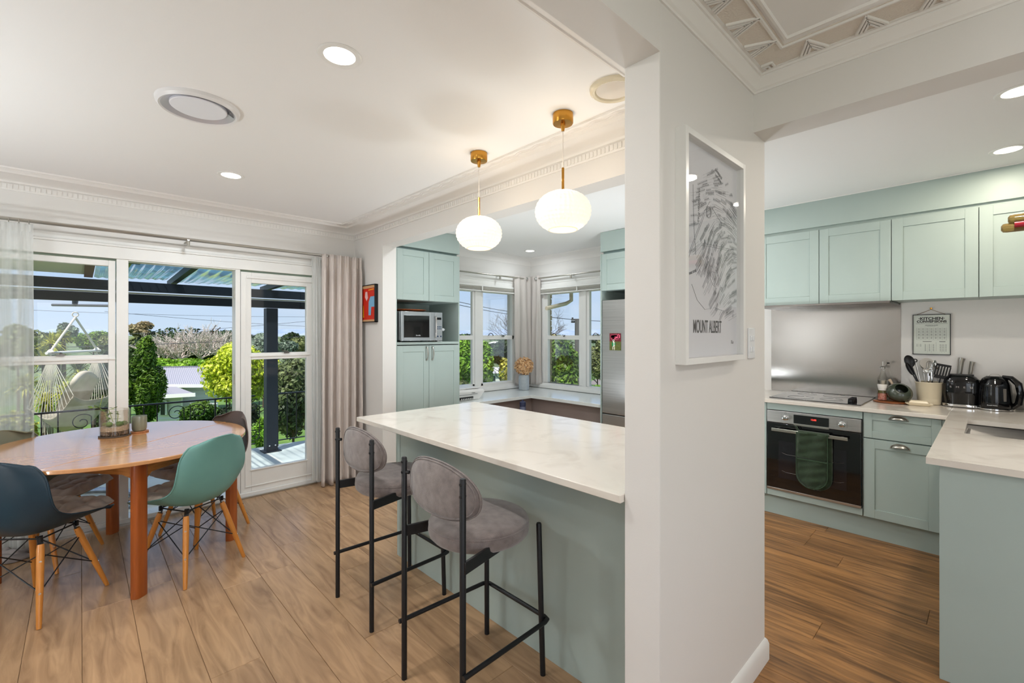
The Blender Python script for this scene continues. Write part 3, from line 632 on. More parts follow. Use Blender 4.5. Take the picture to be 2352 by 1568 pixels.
# kitchen curtains, rods, blinds
WCUR = mat('white curtain cotton', (232, 226, 221), .9, c2=(226, 219, 213), nscale=40, nvec=(1, 1, .1), translu=.35, bump=.15, bscale=400)
def curtain(p0, p1, z0, z1, folds, amp, seed=0, nu=90, gather=.5, head=0.0, nrm=(0, -1, 0), flare=0, hem=.0, asym=0):
    rr = random.Random(seed); ph = [rr.uniform(-.5, .5) for _ in range(12)]
    p0, p1, nrm = Vector(p0), Vector(p1), Vector(nrm)
    def fn(u, v):
        c = (p0 + p1) / 2; wsc = 1 + flare * (1 - v)
        uu = u + .018 * sin(7 * u + ph[0] * 6) * (1 - v)
        pt = c + (p1 - p0) * (uu - .5) * wsc
        a = amp * (1 - gather * v) * (1 + .35 * sin(2.3 * u * pi + ph[1] * 5))
        s_ = sin(2 * pi * folds * u + .6 * sin(3 * v + ph[2] * 5) + ph[3] * 6)
        s_ = s_ * (1 - .25 * s_ * s_) * 1.25
        off = a * s_ + .01 * sin(9 * v + 5 * u) * (1 - v)
        if v > 1 - head: off = a * s_ * .55 + .006 * sin(2 * pi * folds * 3 * u)
        q = pt + nrm * off; return (q.x, q.y, z0 + (z1 - z0) * v + hem * sin(5 * u + ph[5]))
    return MB().grid(fn, nu, 40)
single('curtain', curtain((4.27, 4.44, 0), (4.57, 4.44, 0), .745, 2.235, 2.6, .022, 2, 60), WCUR, 'white eyelet curtain left of the kitchen corner behind the vase', 'curtain', 'white curtains in the kitchen corner', solid=.002)
single('curtain', curtain((4.575, 4.47, 0), (4.575, 4.27, 0), .745, 2.245, 2.3, .028, 5, 50, nrm=(-1, 0, 0)), WCUR, 'white bunched curtain just right of the kitchen corner', 'curtain', 'white curtains in the kitchen corner', solid=.002)
def rod(name, a, b, r, label, brackets, finials, wall_n, brl=.06, group=None, mat_=NICKEL):
    t = thing(name, label, 'curtain rod', ((a[0] + b[0]) / 2, (a[1] + b[1]) / 2, a[2]), group=group)
    build('pole', MB().tube([a, b], r, 12), mat_, t)
    a_, b_ = Vector(a), Vector(b); n = Vector(wall_n)
    for k in brackets:
        p = a_.lerp(b_, k); q = MB().bar(p - n * 0, p + n * brl, .012, .012).obox(p + Vector((0, 0, -.018)), (1, 0, 0), (0, 1, 0), (0, 0, 1), .009, .009, .022).tube([p - Vector((0, 0, .045)), p - Vector((0, 0, .02))], .011, 10)
        build('bracket', q, mat_, t)
    for p in finials: build('finial', MB().lathe([(0, -.026), (.014, -.022), (.024, -.008), (.024, .010), (.014, .022), (0, .026)], p, 12), CHROME, t)
    return t
rod('curtain_rod', (2.99, 4.44, 2.205), (4.47, 4.44, 2.205), .010, 'satin steel curtain rod over the left kitchen window', (.68,), [(4.49, 4.44, 2.205)], (0, 1, 0), .076, 'kitchen curtain rods')
rod('curtain_rod', (4.575, 2.83, 2.205), (4.575, 4.32, 2.205), .010, 'satin steel curtain rod over the right kitchen window', (.60,), [(4.575, 4.34, 2.205)], (1, 0, 0), .072, 'kitchen curtain rods')
BLN = mat('blind fabric', (222, 218, 208), .7)
def blind(label, a, b, wn):
    t = thing('roller_blind', label, 'blind', ((a[0] + b[0]) / 2, (a[1] + b[1]) / 2, 1.985), group='raised blinds in the kitchen windows'); a, b, wn = Vector(a), Vector(b), Vector(wn)
    build('head_rail', MB().bar(a + Vector((0, 0, 2.06)), b + Vector((0, 0, 2.06)), .04, .022), WHITE, t, bevel=.002)
    q = MB()
    for k in range(5): q.bar(a + Vector((0, 0, 2.040 - k * .008)), b + Vector((0, 0, 2.040 - k * .008)), .044, .003)
    build('slats', q, BLN, t); build('bottom_rail', MB().bar(a + Vector((0, 0, 1.993)), b + Vector((0, 0, 1.993)), .046, .014), WHITE, t, bevel=.002)
    for k in (.1, .55):
        p = a.lerp(b, k); build('cord_clip', MB().obox(p + Vector((0, 0, 2.02)) - wn * .026, (1, 0, 0), (0, 1, 0), (0, 0, 1), .008, .006, .030), WHITE, t)
blind('raised white slatted blind in the left kitchen window', (3.0, YA - .03, 0), (4.30, YA - .03, 0), (0, 1, 0))
blind('raised white slatted blind in the right kitchen window', (XR - .03, 2.83, 0), (XR - .03, 4.30, 0), (1, 0, 0))

# ---------------------------------------------------------------- stove wall
XC, XF, XK = 3.975, 4.0, 4.045
bc = thing('oven_cabinet', 'sage base unit built round the wall oven', 'cabinet', (4.32, .93, 0))
build('carcass', MB().box(XF + .02, .620, .1575, XR - .002, .629, .892).box(XF + .02, 1.240, .1575, XR - .002, 1.249, .892).box(XF + .30, .629, .1575, XR - .002, 1.24, .165), SAGE, bc)
build('filler_strip', box(XF, 1.245, .158, XF + .018, 1.90, .89), SAGE, bc, bevel=.001)
build('top_panel', box(XF, .627, .838, XF + .018, 1.241, .889), SAGE, bc, bevel=.001)
build('bottom_panel', box(XF, .627, .158, XF + .018, 1.241, .205), SAGE, bc, bevel=.001)
single('kickboard', box(XK, .205, 0, XK + .016, 1.90, .156), SAGE, 'sage kickboard along the foot of the cooker wall units', 'kickboard')
ov = thing('oven', 'stainless steel built-in oven with a black glass door', 'oven', (4.3, .935, .207))
OF = XF - .012
build('casing', box(OF + .03, .632, .207, XR - .05, 1.238, .832), STEEL_D, ov)
fa = build('control_panel', box(OF, .632, .742, OF + .03, 1.238, .834), STEEL, ov, bevel=.002)
build('display_panel', box(OF - .002, .822, .752, OF + .004, 1.05, .818), BLACKG, fa)
build('vent_strip', box(OF - .002, .822, .736, OF + .004, 1.05, .746), NICKEL, fa)
RED = mat('red led', (255, 70, 60), .5, emit=2.2)
text('clock_digits', '12:05', .017, basis((OF - .0035, .918, .793), (0, -1, 0), (0, 0, 1)), RED, fa)
for y in (1.105, .742):
    kb = build('knob', MB().lathe([(.021, 0), (.021, .004), (.017, .006), (.017, .026), (.013, .028), (0, .028)], n=24).xf(Matrix.Translation((OF, y, .786)) @ Matrix.Rotation(-pi / 2, 4, 'Y')), CHROME, fa)
    q = MB()
    for k in range(5):
        for s_ in (-1, 1): q.box(OF - .0006, y + s_ * .030 - .002, .766 + k * .010, OF + .001, y + s_ * .030 + .002, .768 + k * .010)
    q.add(MB().tube(arc((0, 0, 0), .006, 0, 360, 12), .0006, 4).xf(Matrix.Translation((OF - .0003, y + .001, .819)) @ Matrix.Rotation(pi / 2, 4, 'Y')))
    build('dial_marks', q, BLACKP, fa)
dr = build('door', box(OF - .001, .632, .225, OF + .03, 1.238, .737), BLACKG, ov, bevel=.003)
build('door_window', box(OF - .0018, .715, .31, OF + .003, 1.155, .60), mat('oven window', (26, 25, 30), .06, coat=.5), dr)
for z in (.36, .50):
    build('shelf_rail', MB().tube([(OF - .002, 1.13, z + .01), (OF - .002, 1.10, z), (OF - .002, .76, z), (OF - .002, .73, z + .01)], .0008, 4), STEEL_D, dr)
build('bottom_trim', box(OF - .001, .632, .208, OF + .03, 1.238, .225), STEEL, ov, bevel=.001)
h = MB().obox((OF - .042, .947, .691), (0, 1, 0), (0, 0, 1), (-1, 0, 0), .245, .0115, .006)
for y in (.74, 1.155): h.bar((OF, y, .691), (OF - .04, y, .691), .014, .014)
build('handle', h, NICKEL, dr, bevel=.002)
# oven gloves
GG = mat('dark green quilted cotton', (44, 62, 40), .95, c2=(34, 50, 32), nscale=18, bump=.5, bscale=60, sheen=.3)
gl = thing('oven_gloves', 'dark green quilted oven gloves hanging over the oven handle', 'oven glove', (OF - .055, .92, .29))
def glove(yc, hw, z0, z1, x, seed):
    def fn(u, v):
        z = z1 + (z0 - z1) * v; y = yc + hw * (1 - 2 * u) * (1 if v < .78 else sqrt(max(0.02, 1 - ((v - .78) / .225) ** 2)))
        e = min(u, 1 - u) * 2; d = .010 * min(1, e * 5) + .004 * sin(40 * v + 6 * u + seed) * min(1, e * 4) * (1 if abs(v - .5) > .03 else 0) + .006 * sin(9 * u + 4 * v)
        if abs(v - .47) < .015: d -= .007
        return (x - d, y, z)
    return MB().grid(fn, 20, 44)
build('glove_front', glove(.917, .098, .295, .70, OF - .052, 1), GG, gl, solid=.006)
build('glove_back', glove(.895, .098, .28, .70, OF - .020, 4), GG, gl, solid=.006)
build('fold', MB().grid(lambda u, v: (OF - .036 + .024 * cos(pi * v), .917 - .012 * v + .098 * (1 - 2 * u), .694 + .014 * sin(pi * v)), 12, 8), GG, gl, solid=.006)
bd = MB().tube([(OF - .064, .917 + .099 * cos(t_), .39 - .098 * sin(t_)) for t_ in [pi * i / 16 for i in range(17)]], .003, 6)
bd.tube([(OF - .064, 1.016, .39), (OF - .060, 1.016, .70)], .003, 6).tube([(OF - .064, .818, .39), (OF - .060, .818, .70)], .003, 6).tube([(OF - .068, 1.012, .50), (OF - .068, .822, .50)], .003, 6)
build('binding', bd, mat('green binding', (52, 74, 52), .9), gl)
build('hanging_loop', MB().tube([(OF - .04, 1.005, .706), (OF - .038, 1.02, .735), (OF - .03, 1.032, .742), (OF - .03, 1.022, .715), (OF - .03, 1.008, .702)], .004, 6), GG, gl)
# drawers
dc = thing('drawer_cabinet', 'sage drawer unit with two cup handles right of the oven', 'cabinet', (4.32, .42, 0))
build('carcass', box(XF + .02, .20, .1575, XR - .002, .618, .892), SAGE, dc)
d_ = shaker((XF, .620, 0), (0, -1, 0), (-1, 0, 0), .400, .714, .888, parent=dc, name='drawer', rail=.048)
e_ = shaker((XF, .620, 0), (0, -1, 0), (-1, 0, 0), .400, .158, .706, parent=dc, name='drawer')
build('filler_strip', box(XF + .002, .195, .158, XF + .018, .218, .888), SAGE, dc)
def cup(par, y, z):
    def fn(u, v):
        a = pi * u; r = .044
        return (XF - .002 - .024 * sin(pi / 2 * v) ** .8 * sin(a) ** .5, y + r * cos(a) * (1 - .15 * v), z - .008 + .028 * sin(a) * (1 - v * .75))
    build('cup_handle', MB().grid(fn, 20, 8).tube([(XF - .002, y + .05 * cos(pi * i / 16), z - .010 + .032 * sin(pi * i / 16)) for i in range(17)], .0022, 6), NICKEL, par, solid=.0016)
cup(d_, .432, .862); cup(e_, .424, .672)
single('worktop', box(XC, .1905, .893, XR - .001, 1.90, .92), QUARTZ, 'stone worktop along the cooker wall, holding the hob', 'worktop', bevel=.002)
# hob
hb = thing('cooktop', 'flat black glass cooktop with a row of small knobs at its right end', 'cooktop', (4.355, .95, .92))
build('glass_top', box(4.078, .648, .9205, 4.628, 1.248, .9275), mat('hob glass', (22, 23, 27), .06, coat=.7, spec=.7), hb, bevel=.0012)
for i in range(4): build('knob', MB().lathe([(.017, 0), (.019, .006), (.016, .022), (.012, .024), (0, .024)], (4.16 + .042 * i, .722, .9275), 16).box(4.157 + .042 * i, .706, .945, 4.163 + .042 * i, .738, .957), BLACKP, hb)
for cx, cy_2, r in ((4.22, 1.06, .09), (4.49, 1.08, .07), (4.25, .86, .075), (4.50, .88, .09)):
    build('burner_ring', MB().tube(arc((cx, cy_2, .9278), r, 0, 350, 40), .0009, 4), mat('ring print', (70, 70, 74), .5), hb)
# splashback: slightly dished steel
def spl(u, v):
    return (XR - .0035 - .0022 * sin(pi * v) * cos(pi * (u - .5)) - .0012 * sin(2.6 * pi * v + .7 * u), 1.405 - .917 * u, .921 + .767 * v)
SPLASH = mat('splashback steel', (168, 164, 160), .17, 1, bump=.02, bscale=120, bvec=(1, .02, 3), aniso=.6)
single('splashback', MB().grid(spl, 30, 40).box(XR - .003, .4885, .921, XR - .0005, 1.4045, 1.687), SPLASH, 'brushed stainless steel splashback behind the cooktop', 'splashback')
single('range_hood', MB().box(4.20, .50, 1.660, XR - .005, 1.38, 1.677), STEEL_D, 'slim dark steel range hood under the wall cabinets', 'range hood', bevel=.002)
# wall cabinets
XU = 4.235
def wallcab(y1, y0, label):
    t = thing('wall_cabinet', label, 'cabinet', (4.44, (y0 + y1) / 2, 1.68), group='sage wall cabinets')
    build('carcass', box(XU + .02, y0, 1.682, XR - .001, y1, 2.262), SAGE, t)
    shaker((XU, y1 - .0015, 0), (0, -1, 0), (-1, 0, 0), y1 - y0 - .003, 1.678, 2.262, parent=t)
wallcab(1.385, .9395, 'sage wall cabinet nearest the wing wall'); wallcab(.9385, .4975, 'sage wall cabinet above the left half of the steel splashback')
wallcab(.4965, .0575, 'wide sage wall cabinet above the conversions poster'); wallcab(.0565, -.384, 'sage wall cabinet running out of view above the kettle')
bh = thing('bulkhead', 'sage boxed bulkhead between the wall cabinets and the ceiling', 'bulkhead', (4.44, .5, 2.262))
build('face', box(XU, -2.0, 2.287, XR - .001, 1.90, 2.498), SAGE, bh); build('shadow_rail', box(XU + .02, -2.0, 2.2635, XR - .001, 1.90, 2.287), SAGE, bh)
build('ceiling_bead', box(XU - .004, -2.0, 2.494, XU + .004, 1.90, 2.5), WHITE, bh)
# peninsula with sink
PY1 = .19
pn = thing('peninsula_cabinet', 'sage cabinet of the sink bench with a plain end panel', 'cabinet', (3.3, -.15, 0))
build('end_panel', box(2.60, -1.2, 0, 2.617, .150, .891), SAGE, pn, bevel=.001)
build('body', MB().box(2.62, -.50, 0, XF + .6, -.44, .891).box(2.62, -.44, 0, 3.98, .130, .60), SAGE, pn)
for a, b_ in ((2.64, 3.24), (3.245, 3.97)): shaker((a, .150, 0), (1, 0, 0), (0, 1, 0), b_ - a, .11, .885, parent=pn)
SX0, SX1, SY0, SY1 = 3.34, 3.90, -.36, .098
b = MB().box(2.574, -1.2, .893, SX0, PY1, .92).box(SX1, -1.2, .893, XR - .001, PY1, .92).box(SX0, SY1, .893, SX1, PY1, .92).box(SX0, -1.2, .893, SX1, SY0, .92)
single('worktop', b, QUARTZ, 'stone worktop with the undermounted sink cut into it', 'worktop')
sk = thing('sink', 'undermounted stainless steel sink in the stone bench', 'sink', (3.62, -.13, .7))
def sinkb(x0, y0, z0, x1, y1, z1):
    q = MB().box(x0, y0, z0, x1, y1, z1); q.f = [f_ for f_ in q.f if f_ != (4, 5, 7, 6)]; return q
build('bowl', sinkb(SX0 - .004, SY0, .72, SX1 + .004, SY1 + .004, .892), STEEL, sk, solid=.002); build('ledge', MB().box(SX0, SY1 - .012, .862, SX1, SY1, .866).box(SX0 + .29, SY0, .82, SX0 + .31, SY1 - .01, .868), STEEL, sk, bevel=.001)
build('drain', MB().lathe([(.035, .002), (.03, .003), (.0, .001)], (3.5, -.15, .722), 20), CHROME, sk)
# kitchen conversions poster
pc = thing('conversion_poster', 'framed kitchen conversions chart hanging on a cord above the crock', 'poster', (XR - .005, .311, 1.28))
XQ = XR - .010
PY0_, PY1_, PZ0, PZ1 = .206, .417, 1.283, 1.585
build('paper', box(XQ, PY0_, PZ0, XR - .004, PY1_, PZ1), mat('poster paper', (224, 230, 220), .5), pc)
q = MB().box(XQ - .006, PY0_, PZ0, XR - .003, PY0_ + .004, PZ1).box(XQ - .006, PY1_ - .004, PZ0, XR - .003, PY1_, PZ1).box(XQ - .006, PY0_, PZ0, XR - .003, PY1_, PZ0 + .004).box(XQ - .006, PY0_, PZ1 - .004, XR - .003, PY1_, PZ1)
build('frame', q, BLACKM, pc)
build('glass', box(XQ - .004, PY0_ + .004, PZ0 + .004, XQ - .003, PY1_ - .004, PZ1 - .004), GLASS, pc)
build('cord', MB().tube([(XQ - .002, .392, PZ1), (XQ - .004, .350, 1.604), (XQ - .006, .313, 1.622), (XQ - .004, .276, 1.604), (XQ - .002, .236, PZ1)], .0016, 6), mat('twine', (120, 88, 48), .9), pc)
build('hook', MB().tube([(XR, .313, 1.630), (XQ - .006, .313, 1.630), (XQ - .008, .313, 1.622)], .003, 6).lathe([(.007, 0), (.007, .012)], (XQ - .006, .313, 1.624), 8), BRASS, pc)
INK = mat('black ink', (22, 22, 24), .6)
B_ = lambda y, z: basis((XQ - .0008, y, z), (0, -1, 0), (0, 0, 1))
text('title_text', '·KITCHEN·', .0285, B_(.311, 1.553), INK, pc, 1.08, off=.0010)
text('title_text', 'CONVERSIONS', .0235, B_(.311, 1.531), INK, pc, 1.04, off=.0009)
text('subtitle_text', 'SPOONS & CUPS', .0095, B_(.311, 1.503), INK, pc)
q = MB()
def ln(y0, z0, y1, z1): q.box(XQ - .0006, min(y0, y1), min(z0, z1), XQ - .0001, max(y0, y1), max(z0, z1))
ln(.224, 1.5155, .399, 1.5170); ln(.29, 1.4955, .335, 1.4963)
for i in range(12): ln(.226, 1.394 + i * .0078, .397, 1.3944 + i * .0078)
for i in range(8): ln(.2285 + i * .0236, 1.394, .2289 + i * .0236, 1.485)
for i in range(7):
    for j in range(11):
        if (i * 3 + j * 5) % 3: ln(.236 + i * .0236, 1.3965 + j * .0078, .236 + i * .0236 + .008, 1.3987 + j * .0078)
ln(.285, 1.310, .2856, 1.376); ln(.235, 1.379, .268, 1.3825); ln(.31, 1.379, .36, 1.3825)
for y in (.392, .372, .345, .322, .300, .262, .248, .232):
    for j in range(8 if y < .37 else 3): ln(y - .004, 1.358 - j * .0068, y + .004, 1.3598 - j * .0068)
for y in (.382, .333, .311, .255, .240): ln(y, 1.30 if y < .37 else 1.34, y + .0005, 1.362)
build('chart_print', q, INK, pc)
# switch on the wing wall
sw = thing('light_switch', 'white four-button light switch on the wing wall under the map frame', 'switch', (2.023, YW0, 1.335))
build('plate', box(1.988, YW0 - .006, 1.335, 2.058, YW0, 1.461), WC, sw, bevel=.002)
for x in (2.010, 2.034):
    for z in (1.372, 1.418): build('button', box(x - .007, YW0 - .0095, z - .011, x + .007, YW0 - .005, z + .011), WC, sw, bevel=.002)
# ---------------------------------------------------------------- things on the worktops
single('serving_board', MB().lathe([(.10, 0), (.108, .004), (.108, .010), (.102, .013), (0, .011)], (4.46, .520, .92), 36, sx=1.05, sy=1.05), mat('acacia wood', (140, 80, 40), .35, c2=(104, 54, 26), nscale=12, nvec=(6, 1, 1)), 'oval wooden board under the salt grinder and the green salt pig', 'board', bevel=.001)
zb = .9335
sg = thing('salt_grinder', 'pink salt grinder with a white collar standing on the oval board', 'salt grinder', (4.445, .575, zb))
PINKS = mat('pink salt', (206, 140, 120), .7, c2=(176, 92, 76), nscale=90, lo=.45, hi=.6)
build('salt', MB().lathe([(.0275, .004), (.0265, .050), (0, .053)], (4.445, .575, zb), 20), PINKS, sg)
build('jar', MB().lathe([(.031, 0), (.031, .004), (.0285, .070), (.022, .078)], (4.445, .575, zb), 24, cap=False), CLEAR, sg)
build('collar', MB().lathe([(.024, .076), (.024, .086), (.026, .088), (.031, .118), (.030, .121), (0, .121)], (4.445, .575, zb), 24), mat('white grinder', (228, 224, 218), .35), sg)
build('top_cap', MB().lathe([(.021, .121), (.025, .136), (.0275, .152), (.0, .156)], (4.445, .575, zb), 24), NICKEL, sg)
ob = thing('oil_bottle', 'clear glass oil bottle with a steel pourer behind the salt grinder', 'bottle', (4.535, .583, zb))
build('bottle', MB().lathe([(.034, 0), (.035, .14), (.033, .16), (.018, .195), (.0145, .225), (.0145, .24)], (4.535, .583, zb), 24, cap=False), CLEAR, ob)
build('oil', MB().lathe([(.030, .003), (.030, .085), (0, .085)], (4.535, .583, zb), 20), mat('olive oil', (170, 150, 20), .1, trans=.5), ob)
build('stopper', MB().lathe([(.017, .236), (.018, .248), (.012, .252), (.005, .256), (.0045, .29), (0, .291)], (4.535, .583, zb), 16), NICKEL, ob)
build('flap', MB().tube([(4.525, .573, zb + .25), (4.52, .560, zb + .262), (4.515, .553, zb + .278)], .0012, 5).lathe([(.008, 0), (.010, .004), (.007, .010), (0, .011)], (4.513, .548, zb + .276), 10), BLACKP, ob)
sp = thing('salt_pig', 'dark green glazed salt pig lying on the oval board', 'salt pig', (4.46, .476, zb))
DG = mat('green glaze', (62, 70, 58), .22, c2=(46, 54, 44), nscale=8, coat=.6)
def pig(u, v):
    th = 2 * pi * u; ph_ = pi * (.17 + .83 * v); r = Vector((.076 * sin(ph_) * cos(th), .076 * sin(ph_) * sin(th), .060 * cos(ph_)))
    r = Matrix.Rotation(radians(-62), 3, Vector((.6, .8, 0)).cross(Vector((0, 0, 1)))) @ r if 0 else Matrix.Rotation(radians(48), 3, Vector((.42, -.9, 0))) @ r
    return Vector((4.46, .476, zb + .064)) + r
build('pot', MB().grid(pig, 36, 20, wrapu=True), DG, sp, solid=.004)
build('salt_scoop', MB().tube([(4.49, .51, zb + .10), (4.50, .53, zb + .14), (4.505, .54, zb + .155)], [.007, .009, .011], 8), mat('pale wood', (190, 170, 148), .5), sp)
bt = thing('butter_dish', 'small cream lidded butter dish in front of the crock', 'butter dish', (4.40, .362, .92))
Mb = Matrix.Translation((4.40, .362, .92)) @ Matrix.Rotation(radians(-83), 4, 'Z')
def frus(w0, d0, w1, d1, z0, z1): 
    q = MB(); q.v = [(-w0, -d0, z0), (w0, -d0, z0), (w0, d0, z0), (-w0, d0, z0), (-w1, -d1, z1), (w1, -d1, z1), (w1, d1, z1), (-w1, d1, z1)]
    q.f = [(3, 2, 1, 0), (4, 5, 6, 7)] + [(i, (i + 1) % 4, 4 + (i + 1) % 4, 4 + i) for i in range(4)]; return q
build('dish', frus(.050, .030, .078, .046, 0, .018).xf(Mb), CREAM, bt, bevel=.004); build('lid', frus(.058, .034, .046, .024, .018, .038).xf(Mb), CREAM, bt, bevel=.006)
ck = thing('utensil_crock', 'cream crock in front of the conversions chart, holding the kitchen utensils', 'crock', (4.555, .318, .92))
KX, KY = 4.555, .318
build('pot', MB().lathe([(.058, 0), (.066, .006), (.078, .155), (.082, .160), (.082, .165), (.074, .163), (.068, .02), (0, .02)], (KX, KY, .92), 36), mat('crock glaze', (214, 202, 176), .3, coat=.3), ck)
def util(name, label, p0, p1, head, m, group='utensils in the crock'):
    t = thing(name, label, 'utensil', p0, group=group); p0, p1 = Vector(p0), Vector(p1)
    build('handle', MB().tube([p0, p1], .0045, 8), m, t); head(t, p0, p1, m); return t
ux = Vector((0, -1, 0))
def hd_spoon(hw, hl, name='bowl'):
    def h(t, a, b, m):
        d = (b - a).normalized(); s_ = (ux - d * ux.dot(d)).normalized(); n = d.cross(s_)
        fn = lambda u, v: b + d * hl * (1 - cos(pi * v)) + s_ * hw * sin(pi * max(.02, min(.98, v))) * (2 * u - 1) + n * (.012 * sin(pi * v) * (1 - (2 * u - 1) ** 2))
        build(name, MB().grid(fn, 10, 12), m, t, solid=.0025)
    return h
def hd_turner(t, a, b, m):
    d = (b - a).normalized(); s_ = (ux - d * ux.dot(d)).normalized(); n = d.cross(s_); q = MB()
    q.obox(b + d * .012, s_, d, n, .036, .012, .0016); q.obox(b + d * .098, s_, d, n, .040, .008, .0016)
    for k in range(6): q.obox(b + d * .056 + s_ * (-.0375 + .015 * k), s_, d, n, .0042, .036, .0016)
    build('blade', q, m, t, bevel=.0008)
def hd_whisk(t, a, b, m):
    d = (b - a).normalized(); s_ = (ux - d * ux.dot(d)).normalized(); n = d.cross(s_); q = MB()
    for k in range(5):
        dr_ = s_ * cos(pi * k / 5) + n * sin(pi * k / 5); q.tube([b + d * .055 * (1 - cos(pi * i / 12) * 1) + dr_ * .026 * sin(2 * pi * i / 12 * .5 * 2) if 0 else b + d * .11 * sin(pi * i / 16) ** .9 + dr_ * .028 * cos(pi * i / 16) * sin(pi * i / 16) ** .4 for i in range(17)], .0009, 4)
    build('wires', q, m, t)
def hd_ladle(t, a, b, m): build('bowl', MB().lathe([(0, -.026), (.020, -.022), (.034, -.008), (.038, .004)], (0, 0, 0), 18, cap=False).xf(Matrix.Translation(b + Vector((0, -.03, .0))) @ Matrix.Rotation(radians(70), 4, 'X')), m, t, solid=.0015)
def hd_skim(t, a, b, m):
    d = (b - a).normalized(); s_ = (ux - d * ux.dot(d)).normalized(); n = d.cross(s_)
    build('disc', MB().lathe([(0, .004), (.03, .002), (.038, -.003), (.039, -.006)], n=24).xf(Matrix.Translation(b + d * .03) @ Matrix((tuple((s_.x, d.x, n.x, 0)), (s_.y, d.y, n.y, 0), (s_.z, d.z, n.z, 0), (0, 0, 0, 1)))), m, t, solid=.0015)
    q = MB()
    for k in range(7): q.lathe([(.003, 0), (0, .0004)], n=8).xf(Matrix.Identity(4)) if 0 else q.obox(b + d * (.03 + .018 * sin(k * .9)) + s_ * .018 * cos(k * .9) - n * .007 * -1, s_, d, n, .0022, .0022, .0006)
    build('holes', q, BLACKP, t)
base = Vector((KX, KY, .955))
util('ladle', 'black nylon ladle leaning left out of the crock', base + Vector((0, .02, 0)), (KX - .01, KY + .095, 1.19), hd_spoon(.030, .045), BLACKP)
util('spatula', 'black pointed spatula leaning lowest to the left in the crock', base + Vector((-.01, .01, 0)), (KX - .03, KY + .085, 1.13), hd_spoon(.016, .05, 'blade'), BLACKP)
util('tongs', 'steel tongs with a black hanging ring standing in the crock', base + Vector((.01, .03, 0)), (KX + .01, KY + .075, 1.22), lambda t, a, b, m: build('hanging_ring', MB().tube(arc((b.x, b.y + .004, b.z + .018), .011, 0, 360, 14, ax='yz'), .0036, 6, closed=False), BLACKP, t), NICKEL)
util('serving_spoon', 'oval steel serving spoon standing upright in the crock', base + Vector((.02, .01, 0)), (KX + .02, KY + .035, 1.18), hd_spoon(.016, .032), NICKEL)
util('skimmer', 'round perforated steel skimmer standing in the crock', base + Vector((.02, 0, 0)), (KX + .02, KY + .012, 1.19), hd_skim, NICKEL)
util('whisk', 'wire whisk standing in the middle of the crock', base + Vector((0, 0, 0)), (KX - .01, KY - .002, 1.13), hd_whisk, CHROME)
util('ladle', 'polished steel ladle tipping to the right over the crock', base + Vector((.02, -.02, 0)), (KX + .02, KY - .012, 1.21), hd_ladle, CHROME)
util('masher', 'steel potato masher head up in the crock', base + Vector((-.02, -.005, 0)), (KX - .03, KY + .005, 1.15), hd_spoon(.028, .018, 'head'), CHROME)
util('turner', 'black slotted turner leaning right out of the crock', base + Vector((-.02, -.03, 0)), (KX - .03, KY - .062, 1.115), hd_turner, BLACKP)
# toaster
to = thing('toaster', 'glossy black retro toaster with a chrome base between the crock and the kettle', 'toaster', (4.55, .148, .92))
GB = mat('gloss black enamel', (7, 7, 9), .08, coat=.25, spec=.5)
def rbody(cx, cy_, hx, hy, z0, z1, top=.055, e=3.2, nb=40):
    def fn(u, v):
        t_ = 2 * pi * u; c_, s_ = cos(t_), sin(t_); r = (abs(c_) ** e + abs(s_) ** e) ** (-1 / e)
        if v < .6: k = .90 + .10 * min(1, v / .35); z = z0 + (z1 - top - z0) * v / .6
        else:
            a = (v - .6) / .4 * pi / 2; z = z1 - top + top * sin(a); k = 1 - (1 - cos(a)) * .9 * top / hx if a < 1.5 else 0.0; k = (1 - .55 * (1 - cos(a)))
            if v > .999: k = 0
        return (cx + hx * r * c_ * k, cy_ + hy * r * s_ * k, z)
    return MB().grid(fn, nb, 24, wrapu=True)
build('body', rbody(4.55, .148, .070, .096, .942, 1.150, .07), GB, to)
build('base', MB().prism([(4.55 + .072 * cos(t_) * (abs(cos(t_)) ** 3.4 + abs(sin(t_)) ** 3.4) ** (-1 / 3.4), .148 + .099 * sin(t_) * (abs(cos(t_)) ** 3.4 + abs(sin(t_)) ** 3.4) ** (-1 / 3.4)) for t_ in [2 * pi * i / 40 for i in range(40)]], .925, .944), CHROME, to, bevel=.004)
build('slot', MB().box(4.522, .085, 1.140, 4.542, .21, 1.1515).box(4.558, .085, 1.140, 4.578, .21, 1.1515), BLACKP, to)
build('foot', MB().box(4.50, .075, .92, 4.60, .095, .926).box(4.50, .20, .92, 4.60, .22, .926), BLACKP, to)
for i, ch in enumerate('SMEG'):
    a = radians(90 * (i - 1.5) / 1.5 * .0); text('logo', ch, .017, basis((4.4780 + .0035 * (abs(i - 1.5) > 1), .2005 - .035 * i, 1.064), (0, -1, 0), (0, 0, 1)), CHROME, to, 1.35, ext=.0012)
# knife handles behind the toaster
kbk = thing('knife_block', 'dark knife block hidden behind the black toaster', 'knife block', (4.61, .13, .92))
build('block', MB().box(4.6225, .06, .92, 4.6485, .22, 1.02), BLACKP, kbk, bevel=.003)
for y, zt, r, lab in ((.157, 1.265, .015, 'thick brushed steel knife handle standing behind the toaster, nearest the crock'), (.102, 1.24, .012, 'slimmer steel knife handle standing behind the toaster, nearest the kettle')):
    kn = thing('knife', lab, 'knife', (4.635, y, 1.02), group='knives behind the toaster')
    build('handle', MB().tube([(4.632, y + .014, 1.02), (4.632, y + .006, 1.12), (4.628, y - .004, zt - .03), (4.626, y - .010, zt)], [r * .8, r * .9, r * 1.05, r * 1.25], 12), NICKEL, kn)
